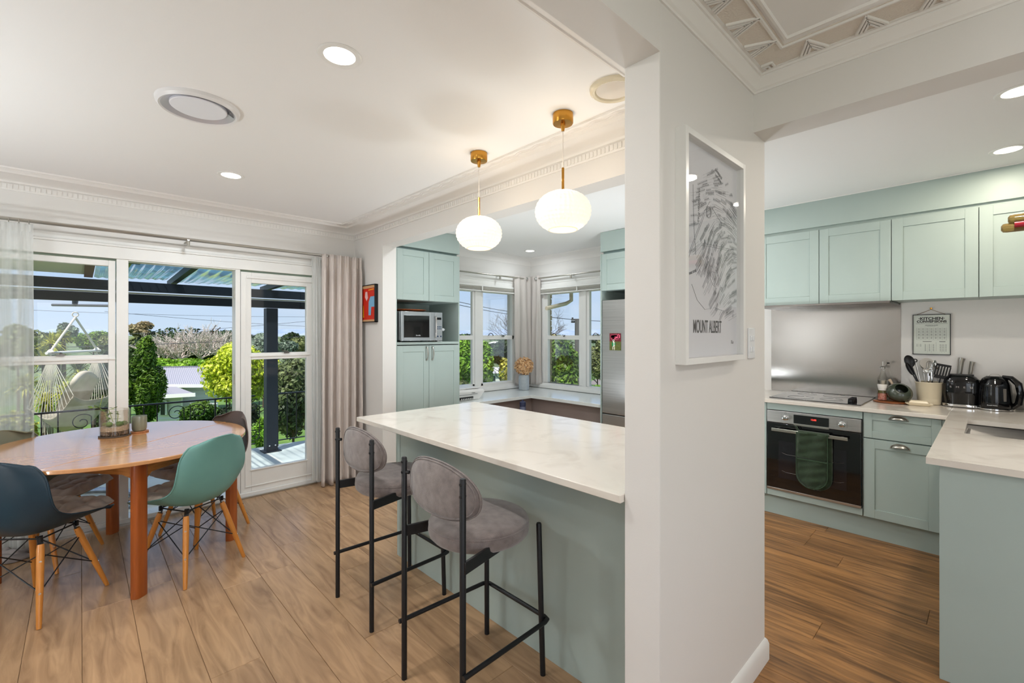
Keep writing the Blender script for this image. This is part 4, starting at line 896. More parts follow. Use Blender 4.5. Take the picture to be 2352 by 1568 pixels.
# kettle
ke = thing('kettle', 'glossy black kettle with a rounded side handle right of the toaster', 'kettle', (4.53, -.02, .92))
KEX, KEY = 4.53, -.015
def kb_(u, v):
    t_ = 2 * pi * u
    prof = [(.080, .014), (.086, .035), (.084, .11), (.078, .175), (.062, .212), (.040, .230), (.0, .232)]
    s_ = v * 6; i = min(5, int(s_)); f_ = s_ - i; r = prof[i][0] * (1 - f_) + prof[i + 1][0] * f_; z = prof[i][1] * (1 - f_) + prof[i + 1][1] * f_
    return (KEX + r * cos(t_), KEY + r * sin(t_), .92 + z)
build('body', MB().grid(kb_, 36, 24, wrapu=True), GB, ke, smooth=60)
build('base', MB().lathe([(.080, 0), (.088, .004), (.088, .013), (.081, .016)], (KEX, KEY, .92), 36), CHROME, ke)
build('lid_handle', MB().tube([(KEX, KEY + .03, 1.150), (KEX, KEY + .015, 1.163), (KEX, KEY - .015, 1.163), (KEX, KEY - .03, 1.150)], .0018, 6), NICKEL, ke)
build('handle', MB().tube([(KEX - .01, KEY - .035, 1.148), (KEX - .02, KEY - .075, 1.142), (KEX - .03, KEY - .108, 1.105), (KEX - .03, KEY - .118, 1.04), (KEX - .03, KEY - .108, .975), (KEX - .01, KEY - .08, .945)], [.012, .017, .019, .018, .019, .016], 10), GB, ke)
build('spout', MB().tube([(KEX, KEY + .066, 1.09), (KEX, KEY + .088, 1.115)], [.02, .012], 8), GB, ke)
build('water_gauge', MB().obox((KEX - .072, KEY - .046, 1.03), (.54, -.84, 0), (0, 0, 1), (-.84, -.54, 0), .006, .042, .004), mat('gauge window', (110, 106, 100), .3), ke)
text('logo', 'Russell Hobbs', .0085, basis((KEX - .0885, KEY + .012, .958), (.12, -.99, 0), (0, 0, 1)), TXW, ke)
# coffee machine at the frame edge
cf = thing('coffee_machine', 'silver and black coffee machine cut by the right edge of the frame', 'coffee machine', (4.28, -.20, .92))
build('column', box(4.22, -.34, .955, 4.50, -.165, 1.19), MS, cf, bevel=.01); build('base', box(4.12, -.36, .92, 4.50, -.160, .955), BLACKP, cf, bevel=.006)
build('hopper', MB().lathe([(.07, 1.19 - .92), (.075, .31), (.05, .335), (0, .34)], (4.36, -.25, .92), 24), BLACKP, cf); build('drip_cup', MB().lathe([(.034, .035), (.040, .05), (.040, .15), (.036, .155)], (4.17, -.215, .92), 24), CHROME, cf)
build('control_fascia', box(4.205, -.34, 1.12, 4.222, -.18, 1.18), BLACKG, cf, bevel=.002)
# hanging fittings at the right frame edge
hf = thing('hanging_light', 'black and amber glass hanging light cut by the right edge of the frame', 'light', (3.12, -.13, 2.0))
AMB = mat('amber fluted glass', (190, 160, 96), .08, trans=.75, ior=1.45)
build('rod', MB().tube([(3.12, -.22, 1.86), (3.12, -.22, 2.5)], .008, 8), BLACKM, hf)
build('socket', MB().tube([(3.12, -.115, 2.103), (3.12, -.13, 2.103), (3.12, -.14, 2.103), (3.12, -.22, 2.103)], [.022, .024, .022, .024], 16), BLACKP, hf)
for (y0, z, r) in ((-.052, 1.965, .021), (-.030, 1.928, .020)):
    nn = 28; q = MB(); ys = [y0, y0 - .006, y0 - .02, y0 - .19]; rs = [r * .5, r * .9, r, r]
    for k, (yy, r2) in enumerate(zip(ys, rs)):
        for i in range(nn): a = 2 * pi * i / nn; rrr = r2 * (1 + .06 * (i % 2)); q.v.append((3.12 + rrr * cos(a), yy, z + rrr * sin(a)))
    for k in range(3):
        for i in range(nn): q.f.append((k * nn + i, k * nn + (i + 1) % nn, (k + 1) * nn + (i + 1) % nn, (k + 1) * nn + i))
    q.f.append(tuple(range(nn))); build('glass_tube', q, AMB, hf)
build('red_band', MB().tube([(3.12, -.072, 1.934), (3.12, -.215, 1.934)], .0235, 16), mat('red band', (150, 10, 36), .35), hf)
# potted plant on the island behind the wing wall
pp = thing('potted_plant', 'small leafy plant at the near end of the breakfast counter, half hidden by the wall', 'plant', (2.03, 1.12, .92))
build('pot', MB().lathe([(.045, 0), (.06, .09), (.056, .09), (.05, .08), (0, .08)], (2.03, 1.12, .92), 24), CREAM, pp)
LF = mat('leaf variegated', (92, 124, 62), .5, c2=(176, 184, 130), nscale=30, lo=.45, hi=.65, translu=.2)
rr = random.Random(5); q = MB(); st = MB()
def leafq(q, c, d, n, l, wd):
    d = d.normalized(); s_ = d.cross(n).normalized(); n = s_.cross(d)
    pts = [c, c + d * l * .3 + s_ * wd, c + d * l * .7 + s_ * wd * .8 + n * l * .05, c + d * l, c + d * l * .7 - s_ * wd * .8 + n * l * .05, c + d * l * .3 - s_ * wd]
    m_ = c + d * l * .5 - n * l * .06; b = len(q.v); q.v += [tuple(p) for p in pts] + [tuple(m_)]; q.f += [(b + i, b + (i + 1) % 6, b + 6) for i in range(6)]
for i in range(26):
    a = rr.random() * 2 * pi; el = rr.uniform(.1, 1.2); L_ = rr.uniform(.05, .12)
    b0 = Vector((2.03, 1.12, 1.0)); tip = b0 + Vector((cos(a) * cos(el), sin(a) * cos(el), sin(el) * .4)) * L_
    st.tube([b0, (b0 + tip) / 2 + Vector((0, 0, .02)), tip], .0016, 5)
    leafq(q, tip, Vector((cos(a), sin(a), rr.uniform(-.9, .3))), Vector((0, 0, 1)), rr.uniform(.035, .055), rr.uniform(.009, .014))
build('leaves', q, LF, pp, kind='stuff'); build('stem', st, mat('green stem', (90, 120, 50), .6), pp)
# ---------------------------------------------------------------- dining table
TC = Vector((.209, 3.795)); TA, TB_, TR = .690, .655, radians(98.3); TZ = .762
e1 = Vector((.765, .644)); e2 = Vector((-.644, .765))
tb = thing('dining_table', 'round-ended teak dining table by the glass doors', 'dining table', (TC.x, TC.y, 0))
outline = []
for i in range(96):
    a = 2 * pi * i / 96; x, y = TA * cos(a), TB_ * sin(a); outline.append((TC.x + x * cos(TR) - y * sin(TR), TC.y + x * sin(TR) + y * cos(TR)))
def half(sign):
    # split along the joint line through the middle (runs along e1)
    pts = [p for p in outline if sign * ((Vector(p) - TC).dot(e2) + .19) > .001]
    pts.sort(key=lambda p: math.atan2((p[1] - TC.y), (p[0] - TC.x)))
    q0 = [p for p in pts]; k = max(range(len(q0)), key=lambda i: (Vector(q0[i]) - Vector(q0[i - 1])).length); q0 = q0[k:] + q0[:k]
    def edge(a, b):
        a, b = Vector(a), Vector(b); da = (a - TC).dot(e2) + .19; d = (b - a).normalized(); return a
    A, B = Vector(q0[0]), Vector(q0[-1]); off = lambda P: P - e2 * ((P - TC).dot(e2) + .19 - sign * .0008)
    q0 = [tuple(off(A))] + q0 + [tuple(off(B))]
    return q0
TEAKT = mat('teak veneer top', (208, 154, 104), .17, c2=(192, 134, 84), nscale=2.6, nvec=(1.2, 16, 1), ndet=7, dist=.4, coat=.6, spec=.7)
def rotmap(m, ang):
    for n in m.node_tree.nodes:
        if n.type == 'MAPPING': n.inputs['Rotation'].default_value = (0, 0, ang)
rotmap(TEAKT, -radians(40))
for s_ in (1, -1): build('tabletop', MB().prism(half(s_), TZ - .022, TZ), TEAKT, tb, bevel=.004, seg=3)
ctr = Vector((.198, 3.79)); legs = {}
for i, (a, b) in enumerate(((-.34, -.46), (.36, -.46), (.36, .47), (-.34, .47))):
    c = ctr + e1 * a + e2 * b; legs[i] = c
    def ring(h, k): return [tuple(c + e1 * (h * (abs(cos(t)) ** .55) * (1 if cos(t) > 0 else -1)) + e2 * (h * k * (abs(sin(t)) ** .55) * (1 if sin(t) > 0 else -1))) for t in [2 * pi * j / 28 for j in range(28)]]
    q = MB(); rs = [(.0, .036), (.35, .036), (.60, .036), (TZ - .022, .037)]
    for z, h in rs: q.v += [(x, y, z) for x, y in ring(h, .72)]
    for k in range(3): q.f += [(k * 28 + j, k * 28 + (j + 1) % 28, (k + 1) * 28 + (j + 1) % 28, (k + 1) * 28 + j) for j in range(28)]
    q.f += [tuple(reversed(range(28))), tuple(range(84, 112))]
    build('leg', q, TEAKL, tb, smooth=50)
def apron(a, b, name='apron'):
    d = (b - a); L = d.length; d.normalize(); q = MB(); n = 20; hw = .010; s_ = Vector((-d.y, d.x))
    for i in range(n + 1):
        t = i / n; x = a + d * (L * t); e = min(t, 1 - t) * L; zb = TZ - .022 - .075 - (.055 * (1 - sqrt(1 - (1 - min(1, (e - .03) / .055)) ** 2)) if e < .085 and e > .03 else (.055 if e <= .03 else 0))
        for sg_ in (-1, 1):
            for z in (zb, TZ - .0225): q.v.append((x.x + s_.x * hw * sg_, x.y + s_.y * hw * sg_, z))
    for i in range(n):
        b0, b1 = i * 4, i * 4 + 4; q.f += [(b0, b1, b1 + 1, b0 + 1), (b0 + 2, b0 + 3, b1 + 3, b1 + 2), (b0, b0 + 2, b1 + 2, b1), (b0 + 1, b1 + 1, b1 + 3, b0 + 3)]
    build(name, q, OAKD, tb)
for i in range(4): apron(legs[i], legs[(i + 1) % 4])
# ---------------------------------------------------------------- shell chairs
def shell(u, v):
    """u across -1..1, v 0 (front lip) .. 1 (top of the back); local +Y is forward"""
    P = [(.232, .428), (.215, .438), (.13, .428), (.03, .417), (-.07, .415), (-.14, .430), (-.185, .478), (-.207, .545), (-.222, .63), (-.236, .72), (-.250, .80), (-.256, .828)]
    Wd = [.185, .212, .232, .236, .236, .234, .232, .230, .226, .212, .175, .125]
    s_ = v * (len(P) - 1); i = min(len(P) - 2, int(s_)); f = s_ - i
    def cr_(A):
        g = lambda k: A[max(0, min(len(A) - 1, k))]
        p0, p1, p2, p3 = g(i - 1), g(i), g(i + 1), g(i + 2)
        return .5 * (2 * p1 + (p2 - p0) * f + (2 * p0 - 5 * p1 + 4 * p2 - p3) * f * f + (3 * p1 - p0 - 3 * p2 + p3) * f ** 3)
    y, z, wd = cr_([p[0] for p in P]), cr_([p[1] for p in P]), cr_(Wd)
    k = abs(u) ** 2.6; seat = max(0, 1 - v * 2.1); mid = math.exp(-((v - .42) / .2) ** 2); back = max(0, min(1, (v - .45) * 2.6))
    z += k * (.050 * mid + .030 * (1 - back) * min(1, v * 4)) - .010 * seat * k * 0
    y += k * (.075 * mid + .062 * back)
    if v > .82: z -= .035 * k * (v - .82) / .18
    return Vector((wd * u, y, z))
def make_chair(label, m, rub=False):
    t = thing('dining_chair', label, 'chair', (0, 0, 0), local=True)
    sh = build('seat_shell', MB().grid(lambda u, v: shell(2 * u - 1, v), 20, 30), m, t, solid=.006, sub=1, smooth=80)
    build('shell_rim', MB().tube([shell(-1 + 2 * i / 12, 0) for i in range(12)] + [shell(1, i / 24) for i in range(24)] + [shell(1 - 2 * i / 12, 1) for i in range(12)] + [shell(-1, 1 - i / 24) for i in range(24)], .0045, 6, closed=True), m, t, smooth=80)
    tops = {}; bots = {}
    for i, (sx_, sy_) in enumerate(((-1, 1), (1, 1), (1, -1), (-1, -1))):
        a, b = Vector((sx_ * .118, sy_ * .100 - .005, .372)), Vector((sx_ * .197, sy_ * .197, 0)); tops[i], bots[i] = a, b
        lg = build('leg', MB().tube([b, b.lerp(a, .05), b.lerp(a, .5), b.lerp(a, .93), a], [.0095, .0110, .0150, .0160, .0135], 14), BEECH, t)
        n_ = Vector((sx_, sy_, 0)).normalized()
        for k in (.42, .80): p = b.lerp(a, k); build('bolt', MB().tube([p + n_ * .0135, p + n_ * .0168], .0055, 10), CHROME, lg)
        build('bracket', MB().bar(a - Vector((0, 0, .02)), a + Vector((-sx_ * .012, -sy_ * .008, .040)), .022, .006).bar(a + Vector((0, 0, .012)), a + Vector((0, 0, .04)), .012, .012), BLACKM, t)
    q = MB()
    for i in range(4):
        j = (i + 1) % 4
        ai, aj = bots[i].lerp(tops[i], .88), bots[j].lerp(tops[j], .88); bi, bj = bots[i].lerp(tops[i], .42), bots[j].lerp(tops[j], .42)
        q.tube([ai, bj], .0032, 6).tube([aj, bi], .0032, 6)
        q.tube([tops[i] + Vector((0, 0, .028)), tops[j] + Vector((0, 0, .028))], .004, 6)
    build('wire_bracing', q, BLACKM, t)
    return t
TEAL = mat('teal shell plastic', (110, 158, 150), .42, c2=(98, 146, 140), nscale=4)
DTEAL = mat('dark petrol shell plastic', (26, 52, 66), .4, c2=(20, 42, 56), nscale=4)
BROWN = mat('brown grey shell plastic', (94, 80, 74), .4)
OLIVE = mat('olive grey shell plastic', (128, 126, 106), .42)
def dirang(x, y): return math.atan2(y, x) - pi / 2
chairs = [('teal moulded plastic chair pulled up to the near right of the table', TEAL, (.497, 3.39), (-.51, .86)),
          ('dark petrol blue moulded plastic chair at the near left of the table', DTEAL, (-.165, 3.47), (.657, .754)),
          ('brown-grey moulded plastic chair on the far right of the table', BROWN, (.67, 3.99), (-.92, -.39)),
          ('olive-grey moulded plastic chair on the far left of the table near the sheer curtain', OLIVE, (-.160, 4.13), (.84, -.54))]
for lab, m_, (x, y), (dx, dy) in chairs:
    c = make_chair(lab, m_); c.location = (x, y, 0); c.rotation_euler = (0, 0, dirang(dx, dy)); c['group'] = 'chairs round the dining table'
def cushion_fn(seed):
    rr = random.Random(seed); ph_ = rr.random() * 6
    def f(top):
        def fn(u, v):
            x, y = 2 * u - 1, 2 * v - 1
            p = shell(x * (.95 - .05 * y * y), max(.0, .03 + .37 * (1 - v)))
            p.y += .045 * max(0, v - .70) / .30; p.z += .004 + .008 * max(0, v - .8) / .2
            p.x *= 1 - .02 * y * y
            ed = (1 - abs(x) ** 7) * (1 - abs(y) ** 7)
            gx_, gy_ = (x + 1) * 2, (y + 1) * 2; dd = sqrt((gx_ - round(gx_)) ** 2 + (gy_ - round(gy_)) ** 2)
            cr2 = min(abs(gx_ - round(gx_)), abs(gy_ - round(gy_)))
            puff = (.008 + .030 * min(1, dd * 2.0) + .009 * min(1, cr2 * 5)) * ed
            p.z += (.010 + puff + .003 * sin(8 * x + ph_) * sin(7 * y + ph_) * ed) if top else .004
            return p
        return fn
    q = MB().grid(f(True), 48, 48); q2 = MB().grid(f(False), 48, 48); q2.f = [tuple(reversed(k)) for k in q2.f]; q.add(q2)
    for i in range(48):
        for (a_, b_) in ((i, i + 1), (48 * 49 + i, 48 * 49 + i + 1), (i * 49, (i + 1) * 49), (i * 49 + 48, (i + 1) * 49 + 48)): q.f.append((a_, b_, b_ + 49 * 49, a_ + 49 * 49))
    return q
cl = [(0, 'seat cushion tufted in grey-beige cotton on the teal chair'), (1, 'seat cushion tufted in grey-beige cotton on the dark petrol chair'), (2, 'seat cushion tufted in grey-beige cotton on the brown-grey chair'), (3, 'seat cushion tufted in grey-beige cotton on the olive-grey chair')]
CUSH2 = mat('cushion cotton darker', (196, 182, 172), .95, c2=(178, 164, 154), nscale=20, sheen=.3, bump=.2, bscale=300, spec=.1)
for i, lab in cl:
    _, _, (x, y), (dx, dy) = chairs[i]
    t = thing('seat_cushion', lab, 'cushion', (x, y, 0), group='seat cushions on the dining chairs', local=True, rz=dirang(dx, dy))
    t.location = (x, y, .0)
    build('pad', cushion_fn(i), (CUSH, CUSH, CUSH2, CUSH2)[i], t, smooth=80)
# ---------------------------------------------------------------- bar stools
def make_stool(label):
    t = thing('bar_stool', label, 'stool', (0, 0, 0), local=True, group='bar stools at the counter')
    # local origin = middle of the feet; +X toward the counter
    R = .0115; hx, hy = .218, .200; hyf = .182
    zt = .925
    for s_ in (-1, 1):
        build('rear_leg', MB().tube([(-hx, s_ * hy, 0), (-hx, s_ * hy, zt - .004), (-hx, s_ * hy, zt)], [R, R, R * .8], 14), BLACKM, t)
        build('front_leg', MB().tube([(hx, s_ * hyf, 0), (hx - .012, s_ * (hyf - .012), .635), (hx - .012, s_ * (hyf - .012), .64)], [R, R, R * .8], 14), BLACKM, t)
        build('side_rail', MB().obox((-hx + .10, s_ * (hy - .012), .612), Vector((.98, -s_ * .22, 0)).normalized(), (0, 0, 1), Vector((.98, -s_ * .22, 0)).normalized().cross(Vector((0, 0, 1))), .105, .022, .006), BLACKM, t, bevel=.002)
    zf = .235; rr_ = .02
    p = [(-hx - .012, -hy - .019, zf)] + [(hx - .01, -hyf - .021, zf)] + [(hx + .012, -hyf - .014, zf), (hx + .017, -hyf + .004, zf)] + [(hx + .017, hyf - .004, zf), (hx + .012, hyf + .014, zf), (hx - .01, hyf + .021, zf)] + [(-hx - .012, hy + .019, zf)]
    build('footrest', MB().tube(p, .0095, 12), BLACKM, t)
    build('seat_frame', MB().lathe([(.14, .590), (.15, .594), (.15, .600), (.14, .602), (0, .602)], (0.005, 0, 0), 28), BLACKM, t)
    prof = [(0, .600), (.175, .600), (.197, .604), (.208, .616), (.2115, .632), (.2100, .650), (.2065, .657), (.2090, .660), (.2035, .672), (.185, .681), (.13, .687), (.06, .689), (0, .6895)]
    se = build('seat', MB().lathe(prof, (.020, 0, 0), 56), FABRIC, t, smooth=70)
    build('seat_seam', MB().tube([(.020 + .2082 * cos(a), .2082 * sin(a), .6585) for a in [2 * pi * i / 64 for i in range(64)]], .0022, 6, closed=True), FABRIC, se)
    # curved oval backrest
    def bk_(inner):
        def fn(u, v):
            a = 2 * pi * u; r = v
            w_, h_ = .238, .107
            rr2 = (abs(cos(a)) ** 2.25 + abs(sin(a)) ** 2.25) ** (-1 / 2.25)
            yy = w_ * rr2 * cos(a) * r; zz = h_ * rr2 * sin(a) * r * (1 - .22 * cos(a) * 0)
            X = -hx + .024 + .72 * yy * yy + .05 * zz
            th = .021 * sqrt(max(0, 1 - r ** 5))
            return (X + (th if inner else -th), yy + .008, .842 + zz - .25 * (yy * yy))
        return fn
    q = MB().grid(bk_(True), 48, 12, wrapu=True); q2 = MB().grid(bk_(False), 48, 12, wrapu=True); q2.f = [tuple(reversed(k)) for k in q2.f]; q.add(q2)
    ba = build('backrest', q, FABRIC, t, smooth=80)
    rim = MB()
    for rr3, dxx in ((.93, -.014), (.99, -.004)):
        rim.tube([tuple(Vector(bk_(False)(i / 64, rr3)) + Vector((-.0012, 0, 0))) for i in range(64)], .0024, 6, closed=True)
    build('piping', rim, FABRIC, ba)
    for s_ in (-1, 1):
        for z in (.905, .862): build('bolt', MB().tube([(-hx - .013, s_ * hy, z), (-hx + .012, s_ * hy, z)], .0055, 8), BLACKM, t)
        build('back_fixing', MB().tube([(-hx, s_ * hy, .862), (-hx + .012, s_ * (hy - .020), .862)], .008, 8), BLACKM, t)
    return t
s1 = make_stool('grey upholstered bar stool with black legs nearest the camera'); s1.location = (1.198, 1.485, 0)
s2 = dup(s1, (1.240, 2.262, 0), 0, 'grey upholstered bar stool with black legs nearer the grey curtain')
# ---------------------------------------------------------------- on the table
tz = TZ
tp = thing('terrarium', 'open glass terrarium with layered soil and trailing succulents on the table', 'terrarium', (.213, 4.02, tz))
p0 = at(264, 1008, 2.90)
def tpos(px, py):
    t = (EYE - tz) * FPX / (py - 768); return at(px, py, t)
GP = tpos(264, 1001); CP_ = tpos(320, 992); PP = tpos(317, 997)
tp.location = (GP.x, GP.y, tz); LOC[tp.name] = Vector((GP.x, GP.y, tz))
gx, gy = GP.x, GP.y; rg = .079
build('coaster', MB().lathe([(.080, 0), (.084, .003), (.084, .008), (0, .008)], (gx, gy, tz), 36), mat('slate coaster', (90, 80, 72), .6), tp)
build('glass', MB().lathe([(.0, .0085), (rg - .004, .0085), (rg, .014), (rg, .172), (rg - .002, .175), (rg - .004, .172), (rg - .004, .02)], (gx, gy, tz), 40), CLEAR, tp)
build('gravel', MB().lathe([(rg - .006, .010), (rg - .006, .040), (0, .042)], (gx, gy, tz), 36), mat('mixed gravel', (120, 92, 66), .9, c2=(52, 38, 28), nscale=110, lo=.42, hi=.58, bump=.8, bscale=160), tp)
build('sand', MB().grid(lambda u, v: (gx + (rg - .0062) * cos(2 * pi * u) * min(1, 2 * (1 - v)), gy + (rg - .0062) * sin(2 * pi * u) * min(1, 2 * (1 - v)), tz + .040 + min(v, .5) * 2 * (.030 + .006 * sin(2 * pi * u + 1)) + max(0, v - .5) * .012), 36, 10, wrapu=True), mat('pale sand', (206, 184, 160), .95, c2=(176, 150, 124), nscale=120, bump=.4, bscale=200), tp)
rr = random.Random(8); st = MB(); lv = MB()
SUC = mat('succulent leaf', (74, 110, 50), .4, c2=(110, 136, 62), nscale=20, translu=.1)
def stemleaf(pts, n, sz):
    P = [Vector(p) for p in pts]; st.tube(P, .0022, 6)
    for i in range(n):
        k = (i + 1) / n * (len(P) - 1); j = min(len(P) - 2, int(k)); c = P[j].lerp(P[j + 1], k - j); a0 = rr.random() * pi
        for s_ in (0, pi): leafq(lv, c, Vector((cos(a0 + s_), sin(a0 + s_), rr.uniform(-.2, .5))), Vector((.1, .1, 1)), sz * rr.uniform(.8, 1.2), sz * .36)
z0 = tz + .075
stemleaf([(gx - .035, gy + .01, z0), (gx - .04, gy + .01, z0 + .05), (gx - .05, gy + .01, z0 + .08)], 3, .03)
stemleaf([(gx + .01, gy - .01, z0), (gx + .015, gy - .01, z0 + .06), (gx + .012, gy - .01, z0 + .085)], 3, .028)
stemleaf([(gx - .02, gy + .02, z0), (gx - .045, gy + .03, z0 + .08), (gx - .075, gy + .04, z0 + .115), (gx - .12, gy + .06, z0 + .118)], 7, .034)
stemleaf([(gx - .075, gy + .04, z0 + .113), (gx - .068, gy + .04, z0 + .15), (gx - .058, gy + .04, z0 + .195)], 4, .026)
stemleaf([(gx - .01, gy, z0 + .02), (gx - .03, gy, z0 + .10), (gx - .005, gy, z0 + .11)], 3, .03)
build('stem', st, mat('pale green stem', (150, 168, 90), .5), tp); build('leaves', lv, SUC, tp)
q = MB()
for x, y, s_ in ((gx - .03, gy - .03, .021), (gx + .045, gy - .03, .020), (gx + .02, gy - .045, .022), (gx - .05, gy - .01, .016)):
    q.add(MB().lathe([(0, -.8), (.7, -.55), (1, 0), (.7, .55), (0, .8)], n=14).xf(Matrix.Translation((x, y, z0 + .010)) @ Matrix.Scale(s_, 4)))
build('rosette', q, SUC, tp, smooth=80)
co = thing('candle_coaster', 'small round wooden coaster under the candle', 'coaster', (CP_.x, CP_.y, tz))
build('disc', MB().lathe([(.050, 0), (.0525, .003), (.0525, .008), (.050, .0095), (0, .0095)], (CP_.x, CP_.y, tz), 32), mat('coaster wood', (186, 126, 84), .5, c2=(160, 102, 64), nscale=14, nvec=(6, 1, 1)), co)
ca = thing('candle_jar', 'grey-green glazed candle jar on the wooden coaster', 'candle', (PP.x, PP.y, tz + .01))
cx_, cy2 = CP_.x, CP_.y; ca.location = (cx_, cy2, tz + .0095); LOC[ca.name] = Vector((cx_, cy2, tz + .0095))
build('jar', MB().lathe([(.030, 0), (.038, .006), (.0425, .022), (.0435, .090), (.0420, .103), (.0405, .103), (.0408, .09), (.040, .03)], (cx_, cy2, tz + .0095), 36), mat('sage glass jar', (140, 144, 126), .12, coat=.7, trans=.15), ca)
build('wax', MB().lathe([(.0385, .02), (.0395, .084), (0, .084)], (cx_, cy2, tz + .0095), 28), mat('wax', (176, 174, 156), .6), ca)
build('wick', MB().tube([(cx_, cy2, tz + .09), (cx_ + .002, cy2, tz + .103)], .001, 5), BLACKP, ca)
# ---------------------------------------------------------------- curtains of the dining room
SHEER = mat_thin('sheer curtain voile', body=.70, bodycol=(240, 242, 240), nscale=26, nvec=(1, 1, .02), refl=.0)
single('sheer_curtain', curtain((-.80, 4.38, 0), (-.225, 4.38, 0), .012, 2.165, 7, .030, 3, 150, flare=.06, head=.04), SHEER, 'sheer white voile curtain at the far left of the window', 'curtain')
single('sheer_curtain', curtain((1.585, 4.42, 0), (1.665, 4.40, 0), .05, 2.17, 1.6, .016, 9, 30, head=.04), SHEER, 'narrow strip of white sheer curtain beside the grey curtain', 'curtain')
gc = curtain((1.66, 4.36, 0), (2.02, 4.30, 0), .008, 2.195, 5.2, .048, 21, 190, flare=.03, head=.055, gather=.42, nrm=(-.16, -.98, 0), hem=.004)
single('grey_curtain', gc, LINEN, 'heavy taupe grey curtain gathered in the corner right of the doors', 'curtain', solid=.003)
cr_ = thing('curtain_rod', 'long double brushed steel curtain rod above the glass doors', 'curtain rod', (.5, 4.42, 2.17))
for dy, dz, r in ((0, .016, .0085), (-.05, .014, .0085)): build('pole', MB().tube([(-1.3, 4.42 + dy, 2.172 + dz), (1.99, 4.42 + dy, 2.172 + dz)], r, 10), NICKEL, cr_)
build('joint_sleeve', MB().tube([(-.02, 4.37, 2.186), (1.99, 4.37, 2.186)], .0098, 10), NICKEL, cr_)
for x in (.62, -1.2): build('bracket', MB().bar((x, 4.36, 2.178), (x, YA, 2.178), .014, .008).tube([(x, 4.37, 2.17), (x, 4.37, 2.132)], .011, 10), NICKEL, cr_)
for i in range(12): build('curtain_ring', MB().tube(arc((-.245 - i * .045, 4.37, 2.176), .014, 0, 360, 10, ax='yz'), .0022, 5), NICKEL, cr_)
# ---------------------------------------------------------------- pictures
mpf = thing('map_picture', 'white box-framed line-drawn town map on the wing wall', 'picture', (1.615, YW0, 1.34))
MX0, MX1, MZ0, MZ1 = 1.367, 1.865, 1.338, 2.088; YD = YW0 - .036
q = MB().box(MX0, YD, MZ0, MX0 + .020, YW0, MZ1).box(MX1 - .020, YD, MZ0, MX1, YW0, MZ1).box(MX0 + .02, YD, MZ0, MX1 - .02, YW0, MZ0 + .020).box(MX0 + .02, YD, MZ1 - .020, MX1 - .02, YW0, MZ1)
build('frame', q, WHITE, mpf, bevel=.001)
build('print', box(MX0 + .018, YW0 - .010, MZ0 + .018, MX1 - .018, YW0 - .003, MZ1 - .018), mat('print paper', (226, 226, 230), .7), mpf)
build('glass', box(MX0 + .018, YD + .010, MZ0 + .018, MX1 - .018, YD + .012, MZ1 - .018), mat_thin('picture glass', refl=.045), mpf)
GINK = mat('grey ink', (112, 112, 116), .7)
BM = lambda x, z: basis((x, YW0 - .0106, z), (1, 0, 0), (0, 0, 1))
text('title_text', 'MOUNT ALBERT', .062, BM(1.585, 1.459), mat('charcoal ink', (54, 54, 58), .7), mpf, .50, off=.0006)
text('street_text', 'CARRINGTON ROAD', .015, BM(1.513, 1.87) @ Matrix.Rotation(-pi / 2 - .06, 4, 'Z'), GINK, mpf, .8)
text('street_text', 'CAMBRIDGE', .014, BM(1.675, 2.014) @ Matrix.Rotation(-.35, 4, 'Z'), GINK, mpf, .8); text('street_text', 'LOT STORE', .014, BM(1.673, 1.995) @ Matrix.Rotation(-.35, 4, 'Z'), GINK, mpf, .8)
text('street_text', 'PARK STORE', .012, BM(1.468, 1.64) @ Matrix.Rotation(.3, 4, 'Z'), GINK, mpf, .8)
text('signature', 'Kn', .02, BM(1.80, 1.405), GINK, mpf, .9)
rr = random.Random(31); q = MB()
def stroke(pts, wd=.0006):
    for a, b in zip(pts, pts[1:]):
        a, b = Vector(a), Vector(b)
        if (b - a).length > 1e-5: q.bar((a.x, YW0 - .0104, a.y), (b.x, YW0 - .0104, b.y), .0004, wd, up=(0, 1, 0))
def inmap(x, z):
    zc = (z - 1.50) / (2.02 - 1.50)
    if not 0 < zc < 1: return False
    l = 1.455 + .05 * abs(zc - .45) * 2 + (.10 * (zc - .78) / .22 if zc > .78 else 0) + (.16 * (.3 - zc) / .3 if zc < .3 else 0)
    r = 1.84 - (.10 * (zc - .80) / .2 if zc > .80 else 0) - (.03 * (.15 - zc) / .15 if zc < .15 else 0)
    return l < x < r
for k in range(330):
    x, z = rr.uniform(1.44, 1.84), rr.uniform(1.49, 2.03)
    if not inmap(x, z): continue
    a = noise.noise(Vector((x * 4, z * 4, 0))) * 1.6 + .5; d = Vector((cos(a), sin(a))); n_ = Vector((-d.y, d.x)); L_ = rr.uniform(.012, .045); g_ = .0045
    c = Vector((x, z)); stroke([c - d * L_ + n_ * g_, c + d * L_ + n_ * g_]); stroke([c - d * L_ - n_ * g_, c + d * L_ - n_ * g_])
    if k % 2 == 0:
        for j in range(int(L_ * 2 / .0045)): p = c - d * (L_ - .003) + d * .0045 * j; stroke([p - n_ * .0022, p + n_ * .0022], .0007)
    if k % 5 == 0: s_ = rr.uniform(.006, .012); stroke([c, c + d * s_, c + d * s_ + n_ * s_, c + n_ * s_, c], .0008)
